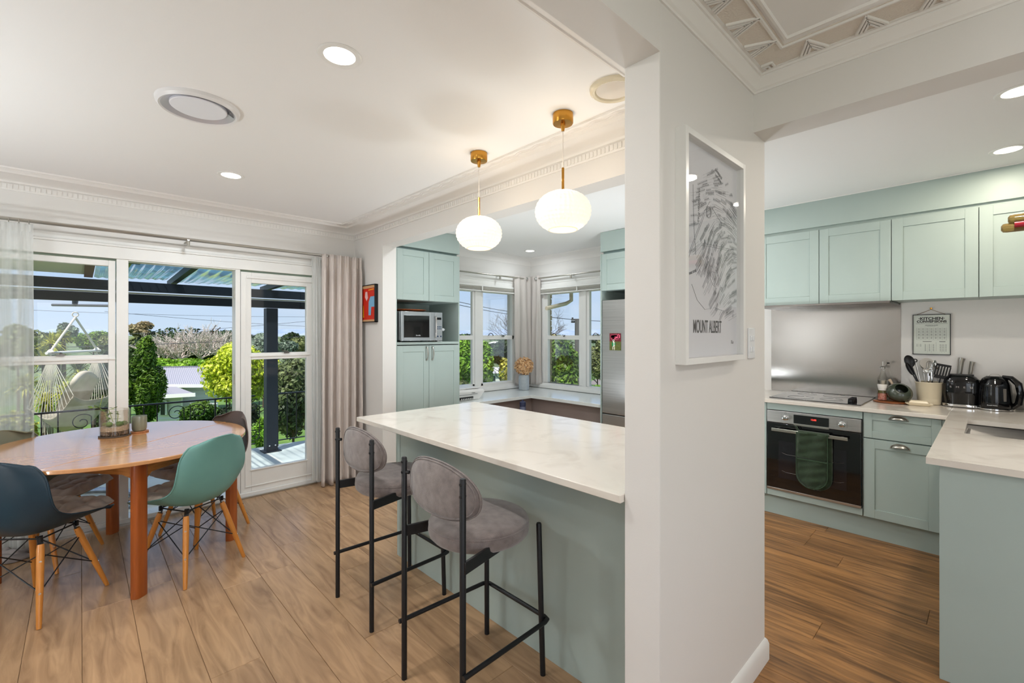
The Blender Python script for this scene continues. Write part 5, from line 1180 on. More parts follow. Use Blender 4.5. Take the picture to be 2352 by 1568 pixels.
for (pts) in ([(1.395, 1.62), (1.44, 1.70), (1.50, 1.78), (1.56, 1.86), (1.60, 1.90)], [(1.40, 1.615), (1.445, 1.695), (1.505, 1.775), (1.565, 1.855)], [(1.46, 1.60), (1.50, 1.55), (1.56, 1.52), (1.64, 1.53), (1.72, 1.52), (1.80, 1.54)], [(1.53, 1.745), (1.66, 1.752), (1.82, 1.757)], [(1.53, 1.738), (1.66, 1.745), (1.82, 1.750)], [(1.47, 1.93), (1.475, 1.80), (1.49, 1.70)], [(1.62, 1.88), (1.70, 1.84), (1.76, 1.85), (1.82, 1.84)]):
    stroke(pts, .0016)
stroke([(1.59 + .018 * cos(a), 1.86 + .020 * sin(a)) for a in [i * pi / 10 for i in range(21)]], .003); stroke([(1.64 + .035 * cos(a), 1.635 + .025 * sin(a) * (1 + .2 * sin(3 * a))) for a in [i * pi / 10 for i in range(21)]], .0012)
build('map_drawing', q, GINK, mpf, smooth=0)
rp = thing('red_poster', 'red abstract poster in a black box frame beside the grey curtain', 'poster', (XP0, 4.24, 1.54))
RY0, RY1, RZ0, RZ1 = 4.015, 4.47, 1.552, 1.915; XD = XP0 - .034
q = MB().box(XD, RY0, RZ0, XP0, RY0 + .010, RZ1).box(XD, RY1 - .01, RZ0, XP0, RY1, RZ1).box(XD, RY0, RZ0, XP0, RY1, RZ0 + .008).box(XD, RY0, RZ1 - .008, XP0, RY1, RZ1)
build('frame', q, BLACKM, rp)
build('wood_mount', MB().box(XD + .004, RY0 + .01, RZ1 - .034, XP0 - .006, RY1 - .01, RZ1 - .008).box(XD + .004, RY0 + .01, RZ0 + .008, XP0 - .006, RY1 - .01, RZ0 + .026), mat('pale pine', (204, 160, 116), .5), rp)
build('print', box(XD + .008, RY0 + .01, RZ0 + .026, XD + .011, RY1 - .01, RZ1 - .034), mat('poster red', (206, 42, 22), .4), rp)
def patch(pts, m, nm): build(nm, MB().poly([(XD + .0072, y, z) for y, z in pts]), m, rp, smooth=0)
patch([(4.40 - .03 * cos(a), 1.66 + .06 * sin(a)) for a in [i * pi / 8 for i in range(16)]], mat('poster white', (226, 214, 214), .5), 'white_shape')
patch([(4.11, 1.62), (4.16, 1.62), (4.155, 1.75), (4.12, 1.80), (4.04, 1.80), (4.03, 1.70), (4.10, 1.70)], mat('poster blue', (120, 176, 212), .5), 'blue_shape')
patch([(4.20, 1.76), (4.235, 1.80), (4.225, 1.85), (4.185, 1.85), (4.17, 1.79)], mat('poster pink', (232, 190, 190), .5), 'pink_shape')
patch([(4.255, 1.60), (4.28, 1.60), (4.272, 1.72), (4.263, 1.72)], mat('poster yellow', (240, 186, 30), .5), 'yellow_shape')
patch([(4.33, 1.845), (4.44, 1.84), (4.44, 1.852), (4.33, 1.858)], MATS['poster yellow'], 'yellow_bar'); patch([(4.05, 1.865), (4.16, 1.86), (4.16, 1.868), (4.05, 1.874)], MATS['poster yellow'], 'yellow_bar')
# ---------------------------------------------------------------- lamps and ceiling fittings
DLE = mat('downlight diffuser', (255, 244, 228), .4, emit=9, ecol=(255, 244, 228))
def downlight(x, y, r, label, power, group='round ceiling downlights', col=(1, .87, .72)):
    t = thing('downlight', label, 'ceiling light', (x, y, ZC), group=group)
    build('trim_ring', MB().lathe([(r * .70, .004), (r * .72, -.003), (r * .95, -.005), (r, -.002), (r, .001)], (x, y, ZC), 40, cap=False), WHITE, t)
    build('diffuser', MB().lathe([(0, -.001), (r * .72, -.0012)], (x, y, ZC), 36), DLE, t)
    arealight('downlight_lamp', (x, y, ZC - .012), r * .7, power, col, parent=t)
    return t
W1, W2, W3 = (.88, .95, 1.0), (1, .975, .95), (1, .94, .86)
downlight(.720, 1.716, .080, 'round recessed ceiling downlight nearest the camera in the dining area', 11, col=W2)
downlight(.733, 3.506, .080, 'round recessed ceiling downlight between the vent and the window cornice', 11, col=W1)
downlight(4.16, 4.05, .075, 'small recessed downlight in the kitchen corner by the windows', 3.5, col=W1)
downlight(2.985, -.085, .080, 'larger kitchen downlight at the right frame edge', 9, col=(1, .92, .80))
downlight(3.885, -.065, .080, 'kitchen downlight near the sage bulkhead', 5.5, col=(1, .88, .72))
downlight(3.3, 1.6, .080, 'added kitchen downlight hidden behind the wing wall', 8, col=W2); downlight(2.45, 2.45, .080, 'added kitchen downlight hidden behind the header, nearer the wing wall', 8, col=W1); downlight(2.45, 3.3, .080, 'added kitchen downlight hidden behind the header, nearer the tall cabinet', 3, col=W1)  # unseen downlights added to brighten the kitchen and its window corner
downlight(-.3, -1.0, .080, 'hallway downlight behind the photographer', 12, col=W2); downlight(1.0, -1.3, .080, 'hallway downlight by the kitchen beam', 12, col=W2)
downlight(-1.0, 2.3, .080, 'added dining downlight out of view to the left', 12, col=W1)  # extra downlight added out of view to brighten the dining side
vt = thing('ceiling_vent', 'round ceiling fan vent with a white disc inside a grey ring', 'ceiling vent', (.402, 2.545, ZC))
vx, vy = .402, 2.545
VG = mat('vent grey silver', (190, 190, 196), .35, .3); 
build('outer_ring', MB().lathe([(.166, .0), (.163, -.014), (.152, -.024), (.145, -.020), (.140, -.006), (.138, 0)], (vx, vy, ZC), 56, cap=False), mat('vent white', (226, 224, 224), .35), vt)
build('inner_ring', MB().lathe([(.146, -.019), (.143, -.021), (.140, -.019), (.112, -.004), (.108, -.002)], (vx, vy, ZC), 56, cap=False), VG, vt)
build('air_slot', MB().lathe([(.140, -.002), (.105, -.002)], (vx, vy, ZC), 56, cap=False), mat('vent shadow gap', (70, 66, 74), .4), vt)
sl = MB()
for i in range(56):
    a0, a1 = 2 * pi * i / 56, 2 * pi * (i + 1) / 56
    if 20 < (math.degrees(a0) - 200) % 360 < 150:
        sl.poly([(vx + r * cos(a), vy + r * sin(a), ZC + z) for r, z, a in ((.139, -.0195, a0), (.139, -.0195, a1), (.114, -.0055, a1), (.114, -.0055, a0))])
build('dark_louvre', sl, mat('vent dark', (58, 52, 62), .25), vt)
build('centre_disc', MB().lathe([(.112, -.004), (.112, -.013), (.108, -.016), (0, -.018)], (vx, vy, ZC), 56), mat('vent disc', (232, 232, 238), .35), vt)
v2 = thing('ceiling_vent', 'plain white round ceiling vent half hidden by the beam above the counter', 'ceiling vent', (1.675, 1.125, ZC))
build('ring', MB().lathe([(.104, 0), (.102, -.012), (.092, -.020), (.082, -.016), (.078, -.006)], (1.675, 1.125, ZC), 48, cap=False), mat('cream plastic', (232, 222, 196), .2, coat=.5), v2)
build('cover', MB().lathe([(.080, -.004), (.076, -.010), (0, -.012)], (1.675, 1.125, ZC), 48), mat('ivory gloss', (228, 220, 208), .1, coat=.6), v2)
# pendants
SHADE = mat('opal glass shade', (250, 246, 240), .3, emit=.14, ecol=(255, 244, 232), translu=.3, coat=.3)
def pendant(x, y, label):
    t = thing('pendant_light', label, 'pendant lamp', (x, y, ZC), group='brass and opal glass pendants over the counter')
    build('canopy', MB().lathe([(.0495, 0), (.0495, -.044), (.047, -.048), (.012, -.049), (.011, -.06), (.007, -.082), (0, -.083)], (x, y, ZC), 40), BRASS, t, bevel=0)
    build('cord', MB().tube([(x, y, ZC - .08), (x, y, 2.236)], .0022, 8), mat('clear cord', (226, 220, 212), .3), t)
    build('stem', MB().tube([(x, y, 2.24), (x, y, 2.135)], .0065, 10), BRASS, t)
    build('cap', MB().lathe([(.007, .012), (.018, .010), (.034, .004), (.036, 0), (.034, -.003), (0, -.003)], (x, y, 2.122), 28), BRASS, t)
    def fn(u, v):
        a = 2 * pi * u; th = .13 + (pi - .13 - .48) * v
        r = .133 * sin(th) ** .86; z = 2.028 + .098 * cos(th)
        e = (sin(38 * (a * .5 + th * .42)) * sin(38 * (a * .5 - th * .42))) * .0040 * sin(th)
        return (x + (r + e) * cos(a), y + (r + e) * sin(a), z + e * .5 * cos(th))
    sh = build('shade', MB().grid(fn, 228, 60, wrapu=True), SHADE, t, smooth=80)
    zb_ = 2.028 + .098 * cos(pi - .48)
    build('shade_rim', MB().tube(arc((x, y, zb_), .133 * sin(pi - .48) ** .86, 0, 360, 40), .003, 6), mat('rim glass', (255, 236, 206), .2, emit=.5, ecol=(255, 222, 180)), sh)
    d = bpy.data.lights.new('bulb', 'POINT'); d.energy = 1.05 * LAMP; d.color = (1, .92, .84); d.shadow_soft_size = .03
    o = bpy.data.objects.new('bulb', d); COL.objects.link(o); o.location = (0, 0, 2.01 - ZC); o.parent = t
    build('bulb_glass', MB().lathe([(0, -.03), (.02, -.022), (.026, 0), (.018, .022), (.012, .05), (0, .05)], (x, y, 2.03), 16), mat('lit bulb', (255, 224, 180), .3, emit=3, ecol=(255, 214, 160)), t)
    d2 = bpy.data.lights.new('added_glow', 'POINT'); d2.energy = 1.8 * LAMP; d2.color = (1, .80, .58); d2.shadow_soft_size = .05
    o2 = bpy.data.objects.new('added_glow', d2); COL.objects.link(o2); o2.location = (0, 0, 2.19 - ZC); o2.parent = t  # unseen point light added above the shade for a warm wash
    return t
pendant(1.703, 2.077, 'opal glass pendant on a brass stem farther from the camera, lower in view')
pendant(1.695, 1.428, 'opal glass pendant on a brass stem nearer the wing wall')
# torchiere lamps added out of view to brighten ceilings and low surfaces
def fill_torchiere(x, y, h, label, power, col, globe=0):
    t = thing('added_floor_lamp', label, 'floor lamp', (x, y, 0), group='added fill lamps out of view')
    build('base', MB().lathe([(.14, 0), (.14, .015), (.02, .025), (0, .025)], (x, y, 0), 24), BLACKM, t); build('pole', MB().tube([(x, y, .02), (x, y, h - .08)], .012, 8), BLACKM, t)
    build('lamp_shade', MB().lathe([(.02, h - .10), (.10, h - .06), (.18, h), (.175, h), (.09, h - .05), (0, h - .08)], (x, y, 0), 28, cap=False), BLACKM, t)
    arealight('fill_uplight', (x, y, h + .01), .16, power, col, rot=(pi, 0, 0), parent=t, spread=175)
    if globe:
        build('globe', MB().lathe([(0, -.10), (.07, -.07), (.10, 0), (.07, .07), (0, .10)], (x + .16, y, h * .62), 24), mat('lit globe', (255, 248, 238), .4, emit=1.2, translu=.5), t)
        build('globe_arm', MB().tube([(x, y, h * .62), (x + .07, y, h * .62)], .008, 6), BLACKM, t)
        d = bpy.data.lights.new('fill_globe_lamp', 'POINT'); d.energy = globe * LAMP; d.color = col; d.shadow_soft_size = .11
        o = bpy.data.objects.new('fill_globe_lamp', d); COL.objects.link(o); o.location = (.16, 0, h * .62); o.parent = t
fill_torchiere(-1.3, 2.8, 1.0, 'added fill uplighter out of view left of the dining table', 24, W1, 22)
fill_torchiere(-1.1, -1.6, 1.1, 'added fill uplighter behind the photographer', 11, W2, 5)
fill_torchiere(3.25, 1.8, .95, 'added fill uplighter hidden behind the wing wall in the kitchen', 12, W1, 17)
fill_torchiere(2.75, 2.9, .66, 'low added fill uplighter hidden behind the breakfast counter', 11, W1)
rr = random.Random(77)
single('floor_cloth', MB().grid(lambda u, v: (-.44 + .20 * u + .02 * sin(9 * v), 4.24 + .16 * v + .02 * sin(7 * u), .004 + (.045 + .02 * sin(11 * u + 3) * cos(8 * v) + .012 * sin(23 * u * v)) * max(0, sin(pi * u)) ** .5 * max(0, sin(pi * v)) ** .5), 26, 22), mat('grey knit', (150, 142, 140), .95), 'small rumpled grey cloth on the floor below the sheer curtain', 'cloth', solid=.004, smooth=80)
# ---------------------------------------------------------------- outside: deck, pergola, garden
DZ = -.20
dk = struct('deck', box(-6, YA + .17, DZ - .25, 4, 7.30, DZ), CONC, 'pale concrete deck outside the doors', 'deck')
single('deck_step', box(-.4, YA + .19, DZ, 1.9, 5.05, -.05), CONC, 'low concrete step below the doorway', 'step', bevel=.01)
CREAMP = mat('cream soffit', (226, 220, 190), .6); FASC = mat('red brown fascia', (92, 40, 28), .5)
struct('eaves', MB().box(.10, YA + .16, 2.09, 2.3, 5.25, 2.12).box(-6, YA + .16, 2.09, .03, 6.815, 2.12), CREAMP, 'cream eave lining above the deck', 'eaves')
struct('trim_9', MB().box(.1, 5.25, 2.075, 2.3, 5.28, 2.20).box(.03, 4.7, 2.06, .10, 6.815, 2.2), FASC, 'red-brown fascia board of the eave', 'fascia')
struct('trim_10', box(-1.2, YA + .16, 2.02, 2.2, YA + .19, 2.09), CREAMP, 'cream boards over the outside of the doors', 'cladding')
pg = thing('pergola', 'dark steel pergola with blue tinted roof sheets over the deck', 'pergola', (2, 6.9, DZ))
build('post', box(1.87, 6.895, DZ, 2.015, 7.04, 1.80), PSTEEL, pg, bevel=.004); build('post', box(-3.4, 6.895, DZ, -3.25, 7.04, 1.80), PSTEEL, pg, bevel=.004)
build('post_foot', MB().box(1.83, 6.86, DZ, 2.055, 7.075, DZ + .012), PSTEEL, pg); q = MB()
for x in (1.905, 1.98): q.tube([(x, 6.896, DZ + .09), (x, 6.888, DZ + .09)], .010, 8)
build('post_bolt', q, CHROME, pg)
build('beam', box(-6, 6.90, 1.805, 4, 6.96, 1.905), PSTEEL, pg); build('beam', box(-6, 6.82, 1.935, 4, 6.88, 2.045), PSTEEL, pg)
build('light_strip', box(-6, 6.885, 1.906, 4, 6.90, 1.925), mat('pale flashing', (214, 210, 190), .5), pg)
POLY = mat_thin('blue roof sheet', (222, 240, 248), refl=.2, rough=.1, body=.24, bodycol=(120, 184, 214), nscale=3)
for x in (.84, 1.92, 3.0): build('rafter', MB().bar((x, 5.28, 2.14), (x, 7.3, 2.085), .06, .07), PSTEEL, pg)
for i in range(3):
    x0 = -.24 + 1.08 * i
    build('roof_sheet', MB().grid(lambda u, v: (x0 + .03 + 1.03 * u + (.33 * (1 - u) if i == 0 else 0), 5.20 + 2.2 * v, 2.19 - .06 * v + .006 * cos(u * 2 * pi * 9) + .012 * sin(5 * v + 3 * u)), 54, 12), POLY, pg)
# roof of the house over the kitchen corner, seen through the kitchen windows
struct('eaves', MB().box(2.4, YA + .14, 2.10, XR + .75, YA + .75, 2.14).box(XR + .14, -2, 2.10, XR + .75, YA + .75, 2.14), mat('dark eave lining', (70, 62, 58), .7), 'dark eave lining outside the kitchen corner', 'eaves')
gt = thing('gutter', 'white downpipe bend under the eave outside the right kitchen window', 'gutter', (XR + .7, 4.3, 2.05))
build('channel', MB().box(XR + .72, -2, 2.12, XR + .84, YA + .86, 2.20), FASC, gt)
a_ = at(1312, 672, 6.35); b_ = at(1312, 690, 6.35); c_ = at(1300, 697, 6.30); d_ = at(1255, 708, 6.05); e__ = Vector((XR + .22, 4.33, d_.z - .03))
build('downpipe', MB().tube([a_ + Vector((0, 0, .12)), b_ , c_, d_], .027, 12), mat('cream pipe', (216, 206, 182), .45), gt)
# brick edge of the house beyond the curtain
bw = struct('wall_brick_return', box(XR + .14, WY1 + .02, -1, XR + .235, WY1 + .2, 2.1), mat('mortar', (196, 182, 156), .9), 'narrow strip of cream brickwork seen at the edge of the right kitchen window', 'wall')
BRK = mat('cream brick', (206, 188, 150), .85, c2=(176, 156, 120), nscale=14, rnd=.12)
bm = None
for k in range(26):
    if bm is None:
        q = MB().box(-.055, -.115, 0, .055, .115, .067); bm = bpy.data.meshes.new('brick'); bm.from_pydata(q.v, [], q.f); bm.materials.append(BRK)
    o = bpy.data.objects.new('brick', bm); COL.objects.link(o); o.parent = bw; o.location = Vector((XR + .192, WY1 + .13 - .006 * (k % 2), .0 + k * .078)) - LOC[bw.name]
# railing
RAIL_Y = 7.2
for side, x0, x1 in ((0, -2.2, 1.80), (1, 2.1, 3.9)):
    rl = thing('railing', ('wrought iron railing with scrolls left of the pergola post', 'wrought iron railing with scrolls right of the pergola post')[side], 'railing', ((x0 + x1) / 2, RAIL_Y, DZ), group='scrolled deck railing')
    zt, zb = .565, DZ + .085
    build('top_rail', MB().bar((x0, RAIL_Y, zt), (x1, RAIL_Y, zt), .040, .018), BLACKM, rl); build('bottom_rail', MB().bar((x0, RAIL_Y, zb), (x1, RAIL_Y, zb), .03, .012), BLACKM, rl)
    x = x0; i = 0
    while x < x1 - .01:
        for dx in (0, .13, .26): 
            build('baluster', MB().bar((x + dx, RAIL_Y, DZ if dx == 0 else zb), (x + dx, RAIL_Y, zt), .016 if dx == 0 else .012, .016 if dx == 0 else .012, up=(0, 1, 0)), BLACKM, rl)
        cx = x + .26 + .31
        for s_ in (-1, 1):
            for zz, vs_ in ((zt - .14, 1), (zb + .14, -1)):
                pts = []
                for j in range(34):
                    a = j / 33 * 2.6 * pi; r = .022 + .078 * j / 33; pts.append((cx + s_ * (.115 + r * cos(a + .6)), RAIL_Y, zz + vs_ * r * sin(a + .6)))
                pts.append((cx + s_ * .03, RAIL_Y, (zt + zb) / 2 + vs_ * .02))
                build('scroll', MB().tube(pts, .0055, 6), BLACKM, rl)
        x += .88; i += 1
build('green_strip', box(.27, 5.0, 2.055, .33, 6.8, 2.085), mat('green painted strip', (110, 140, 60), .5), pg); build('bracket_box', box(.26, 4.86, 2.03, .37, 5.0, 2.12), BLACKP, pg)
# hanging chair and stand
hs = thing('hanging_chair_stand', 'curved grey steel stand with a round base ring on the deck', 'stand', (.1, 5.9, DZ))
CHG = mat('galvanised grey steel', (92, 94, 98), .4, .6)
hk = at(172, 690, 6.1)
build('arc_pole', MB().tube([(-1.75, 6.35, DZ + .03), (-1.75, 6.33, .5), (-1.55, 6.28, 1.15), (-1.1, 6.2, 1.55), (-.55, 6.08, 1.78), tuple(hk + Vector((-.02, 0, .06)))], .032, 12), CHG, hs)
build('cross_pole', MB().tube([at(120, 700, 6.3), at(250, 702, 6.35)], .018, 8), CHG, hs)
build('hook', MB().tube([tuple(hk + Vector((0, 0, .05))), tuple(hk + Vector((.03, 0, .01))), tuple(hk + Vector((.02, 0, -.05))), tuple(hk + Vector((0, 0, -.08)))], .009, 6), CHG, hs)
build('swivel', MB().tube([tuple(hk + Vector((.0, 0, .02))), tuple(hk + Vector((.0, 0, -.06)))], .03, 10), CHG, hs)
hang = at(173, 722, 6.1)
br_c = at(318, 1112, 5.35); rx = br_c.x; ry = br_c.y
build('base_ring', MB().tube([(-.55 + .95 * cos(a), 5.86 + .72 * sin(a), DZ + .03) for a in [2 * pi * i / 48 for i in range(48)]], .026, 10, closed=True), mat('chrome tube', (170, 172, 176), .25, .9), hs)
build('base_tube', MB().tube([(.40, 5.75, DZ + .03), (.2, 5.9, DZ + .03), (-.6, 5.8, DZ + .03), (-1.5, 6.2, DZ + .03), (-1.75, 6.33, DZ + .03)], .026, 10), CHG, hs)
hc_ = thing('hanging_chair', 'cream cotton hammock chair hanging from the steel stand outside', 'hammock chair', tuple(hang))
ROPE = mat('cream rope', (216, 208, 192), .9); CLOTH = mat('cream hammock cloth', (216, 208, 190), .9, c2=(196, 186, 166), nscale=8, translu=.3)
A = at(116, 812, 5.75); Bq = at(222, 806, 6.5)
A.z, Bq.z = 1.20, 1.205
build('spreader_bar', MB().tube([A + (A - Bq).normalized() * .06, Bq + (Bq - A).normalized() * .06], .018, 10), mat('white bar', (226, 222, 216), .4), hc_)
q = MB(); top = hang + Vector((0, 0, -.04)); build('ring', MB().tube(arc(tuple(hang), .03, 0, 360, 12, ax='xz'), .009, 6), ROPE, hc_)
for E_ in (A, Bq): q.tube([top, E_ + Vector((0, 0, .02))], .013, 8); q.lathe([(0, -.03), (.035, -.02), (.04, .01), (.02, .04), (0, .05)], tuple(E_), 10)
build('rope', q, ROPE, hc_)
q = MB(); mid = (A + Bq) / 2; sx_ = (Bq - A).normalized(); nn_ = Vector((-sx_.y, sx_.x, 0))
def seatp(u, v):
    # u across from A to B, v from back-top to front edge
    wv_ = 2 * u - 1; p = mid + sx_ * wv_ * .38 + nn_ * (-.26 + .52 * v)
    p.z = .40 - .30 * sin(pi * min(1, v * 1.05)) * (1 - .45 * wv_ * wv_) + .16 * (1 - v) ** 2 + .10 * abs(wv_) ** 3; return p
build('seat_cloth', MB().grid(seatp, 18, 18), CLOTH, hc_, solid=.006, smooth=80)
for E_, u0 in ((A, 0), (Bq, 1)):
    for k in range(15):
        p = seatp(u0, k / 14) ; q.tube([E_ - Vector((0, 0, .02)), E_.lerp(p, .5) + Vector((0, 0, -.01)), p], .0042, 5)
build('suspension_cords', q, ROPE, hc_, kind='stuff')
def cuf(u, v):
    p = mid + sx_ * (.22 * (2 * u - 1)) + nn_ * (.02 - .16 * v + .05 * sin(pi * v)); return (p.x, p.y, .34 + .60 * v * (1 - .22 * (2 * u - 1) ** 2))
cu_ = MB().grid(cuf, 12, 12)
build('back_cushion', cu_, CLOTH, hc_, solid=.06, smooth=80)
q = MB(); rr = random.Random(2)
for i in range(44):
    u = i / 43; p = seatp(u, .72) + Vector((0, 0, -.01)); q.tube([p, p + Vector((rr.uniform(-.01, .01), rr.uniform(-.01, .01), -.13 - rr.random() * .05))], .003, 4)
build('fringe', q, ROPE, hc_, kind='stuff')

# ------------------------------------------------ ground and planting
def gz(x, y):
    d = max(0, y - 7.3); e_ = max(0, x - 5.2); s_ = max(d, e_)
    return DZ - .25 - min(2.2, s_ * .30) - min(9.0, max(0, s_ - 14) * .085) - min(40, max(0, s_ - 120) * .14)
q = MB(); xs = [-60, -30, -15, -8, -4, 0, 2, 4, 6, 8, 11, 15, 20, 30, 45, 70, 110, 170, 260, 420, 700]; ys = [4.9, 6, 7.31, 8, 9, 10.5, 12, 14, 17, 20, 25, 32, 45, 70, 110, 170, 260, 420, 700]
xs2 = [x for x in xs]; pts = {}
for j, y in enumerate([-60, -20, -5, 0] + ys):
    for i, x in enumerate(xs2): q.v.append((x, y, gz(x, y) - (3 if (y < 7.3 and x < 5.2) else 0)))
W_ = len(xs2); H_ = len(ys) + 4
for j in range(H_ - 1):
    for i in range(W_ - 1): q.f.append((j * W_ + i, j * W_ + i + 1, (j + 1) * W_ + i + 1, (j + 1) * W_ + i))
struct('ground', q, GRASS, 'sloping green lawn below the deck', 'ground')
def terrain_hill(label, t0, y_top, px0, px1, m, seed, amp):
    rr = random.Random(seed); q = MB(); n = 90
    for i in range(n + 1):
        px = px0 + (px1 - px0) * i / n; h = noise.noise(Vector((i * .09, seed, 0))) * amp + noise.noise(Vector((i * .5, seed, 3))) * amp * .35
        a = at(px, y_top - h, t0); b = at(px, 800, t0 * .75); c = at(px, y_top - h + 4, t0 * 1.15); b.z = -60
        q.v += [tuple(b), tuple(a), tuple(Vector((c.x, c.y, -60)))]
    for i in range(n):
        k = i * 3; q.f += [(k, k + 3, k + 4, k + 1), (k + 1, k + 4, k + 5, k + 2)]
    return struct('hill', q, m, label, 'hill', smooth=0)
HILLF = mat('distant hill haze blue', (120, 138, 160), .95, c2=(150, 160, 172), nscale=.02, ndet=8); HILLN = mat('near hill green', (70, 90, 66), .95, c2=(110, 120, 90), nscale=.05, ndet=8)  # far hills: aerial haze is painted into the blue-grey colour
terrain_hill('long low hills on the horizon, blue-grey with painted haze', 2200, 756, -400, 1700, HILLF, 3, 9)
terrain_hill('nearer green ridge of trees below the haze-blue hills', 420, 772, -400, 1700, HILLN, 8, 6)
def leafmat(name, a, b, t=.35):
    m = mat(name, a, .5, c2=b, nscale=.9, ndet=6, lo=.38, hi=.62, translu=t, coord='Object', spec=.4); n = m.node_tree; L = n.links.new
    r = next(x for x in n.nodes if x.type == 'VALTORGB'); at_ = n.nodes.new('ShaderNodeAttribute'); at_.attribute_name = 'shade'
    hs = n.nodes.new('ShaderNodeHueSaturation'); L(at_.outputs['Fac'], hs.inputs['Value']); L(r.outputs[0], hs.inputs['Color'])
    for x in n.nodes:
        if x.type == 'BSDF_PRINCIPLED': L(hs.outputs[0], x.inputs['Base Color'])
        if x.type == 'BSDF_TRANSLUCENT': L(hs.outputs[0], x.inputs[0])
    return m
def leafshade(o, lo=.45, hi=1.55):
    rr = random.Random(len(o.data.polygons)); a = o.data.attributes.new('shade', 'FLOAT', 'FACE'); a.data.foreach_set('value', [lo + (hi - lo) * rr.random() ** 1.3 for _ in o.data.polygons]); return o
LM = {'green': leafmat('leaf green', (74, 108, 34), (128, 156, 56)), 'dark': leafmat('leaf dark', (36, 54, 26), (66, 86, 44)), 'lime': leafmat('leaf lime', (188, 204, 40), (220, 226, 84)), 'olive': leafmat('leaf olive', (98, 108, 58), (140, 146, 88)),
      'grey': leafmat('leaf grey green', (96, 116, 96), (146, 160, 136)), 'conifer': leafmat('conifer green', (62, 98, 26), (110, 140, 44)), 'yellow': leafmat('leaf yellow green', (150, 158, 50), (206, 190, 76)), 'rust': leafmat('leaf tan', (160, 138, 96), (176, 162, 120)), 'magnolia': leafmat('leaf magnolia', (56, 76, 40), (128, 138, 88)), 'bright': leafmat('leaf bright', (96, 146, 30), (150, 186, 60))}
BARK = mat('bark', (96, 78, 62), .9, c2=(70, 56, 44), nscale=8); BAREB = mat('bare pale twig', (222, 210, 200), .9, c2=(190, 174, 162), nscale=5)
def foliage(c, R, n, sz, seed, lumps=9, flat=1.0, long=1.0, shell_=.45):
    rr = random.Random(seed); c = Vector(c); q = MB(); V, F = q.v, q.f; L_ = []
    for i in range(lumps):
        a, b = rr.random() * 2 * pi, math.acos(1 - 2 * rr.random()); k = rr.uniform(.35, .72)
        L_.append((Vector((R[0] * k * sin(b) * cos(a), R[1] * k * sin(b) * sin(a), R[2] * k * cos(b))), rr.uniform(.34, .52)))
    L_.append((Vector((0, 0, 0)), .62))
    for i in range(n):
        o, k = L_[rr.randrange(len(L_))]; a, b = rr.random() * 2 * pi, math.acos(1 - 2 * rr.random()); r = shell_ + (1.12 - shell_) * rr.random() ** .6
        d = Vector((sin(b) * cos(a), sin(b) * sin(a), cos(b))); p = c + o + Vector((R[0] * d.x, R[1] * d.y, R[2] * d.z)) * k * r
        n_ = (d + Vector((rr.uniform(-.8, .8), rr.uniform(-.8, .8), rr.uniform(-.5, .9)))).normalized(); t = n_.orthogonal().normalized(); t = (t * cos(a * 3) + n_.cross(t) * sin(a * 3)); s_ = n_.cross(t); h = sz * rr.uniform(.6, 1.25)
        b0 = len(V); V += [tuple(p + t * h * long), tuple(p + s_ * h * .5), tuple(p - t * h * long), tuple(p - s_ * h * .5)]; F.append((b0, b0 + 1, b0 + 2, b0 + 3))
    return q
def branches(base, top, spread, n, r0, seed, depth=3):
    rr = random.Random(seed); q = MB(); base, top = Vector(base), Vector(top); q.tube([base, base.lerp(top, .5) + Vector((spread * .05, 0, 0)), top], [r0, r0 * .75, r0 * .5], 7)
    def rec(p, d, L, r, k):
        e = p + d * L; m_ = (p + e) / 2 + Vector((rr.uniform(-.1, .1), rr.uniform(-.1, .1), rr.uniform(-.05, .1))) * L; q.tube([p, m_, e], [r, r * .88, r * .74], 4, cap=False)
        if k > 0:
            for _ in range(rr.choice((2, 3))):
                nd = (d + Vector((rr.uniform(-.75, .75), rr.uniform(-.75, .75), rr.uniform(-.2, .65)))).normalized(); rec(e if _ else m_, nd, L * rr.uniform(.62, .88), r * .7, k - 1)
    for i in range(n):
        a = 2 * pi * i / n + rr.random(); d = Vector((cos(a), sin(a), rr.uniform(.5, 1.3))).normalized(); rec(base.lerp(top, rr.uniform(.45, 1)), d, spread * rr.uniform(.35, .6), r0 * .45, depth)
    return q
def tree(name, label, px, py, t, wpx, hpx, m, n, sz, seed, group=None, cat='tree', trunk=True, lumps=9, depth_ratio=1.0, long=1.0, ground=None):
    c = at(px, py, t); k = t / FPX; R = (wpx / 2 * k, wpx / 2 * k * depth_ratio, hpx / 2 * k); g = gz(c.x, c.y) if ground is None else ground
    o = thing(name, label, cat, (c.x, c.y, g), group=group)
    leafshade(build('foliage', foliage(c, R, int(n * 1.5), sz * .8, seed, lumps, long=long), LM[m], o, smooth=0, kind='stuff'))
    if trunk: build('trunk', branches((c.x, c.y, g - .3), (c.x, c.y, c.z), R[0] * .6, 6, max(.04, R[0] * .05), seed, 2), BARK, o)
    return o
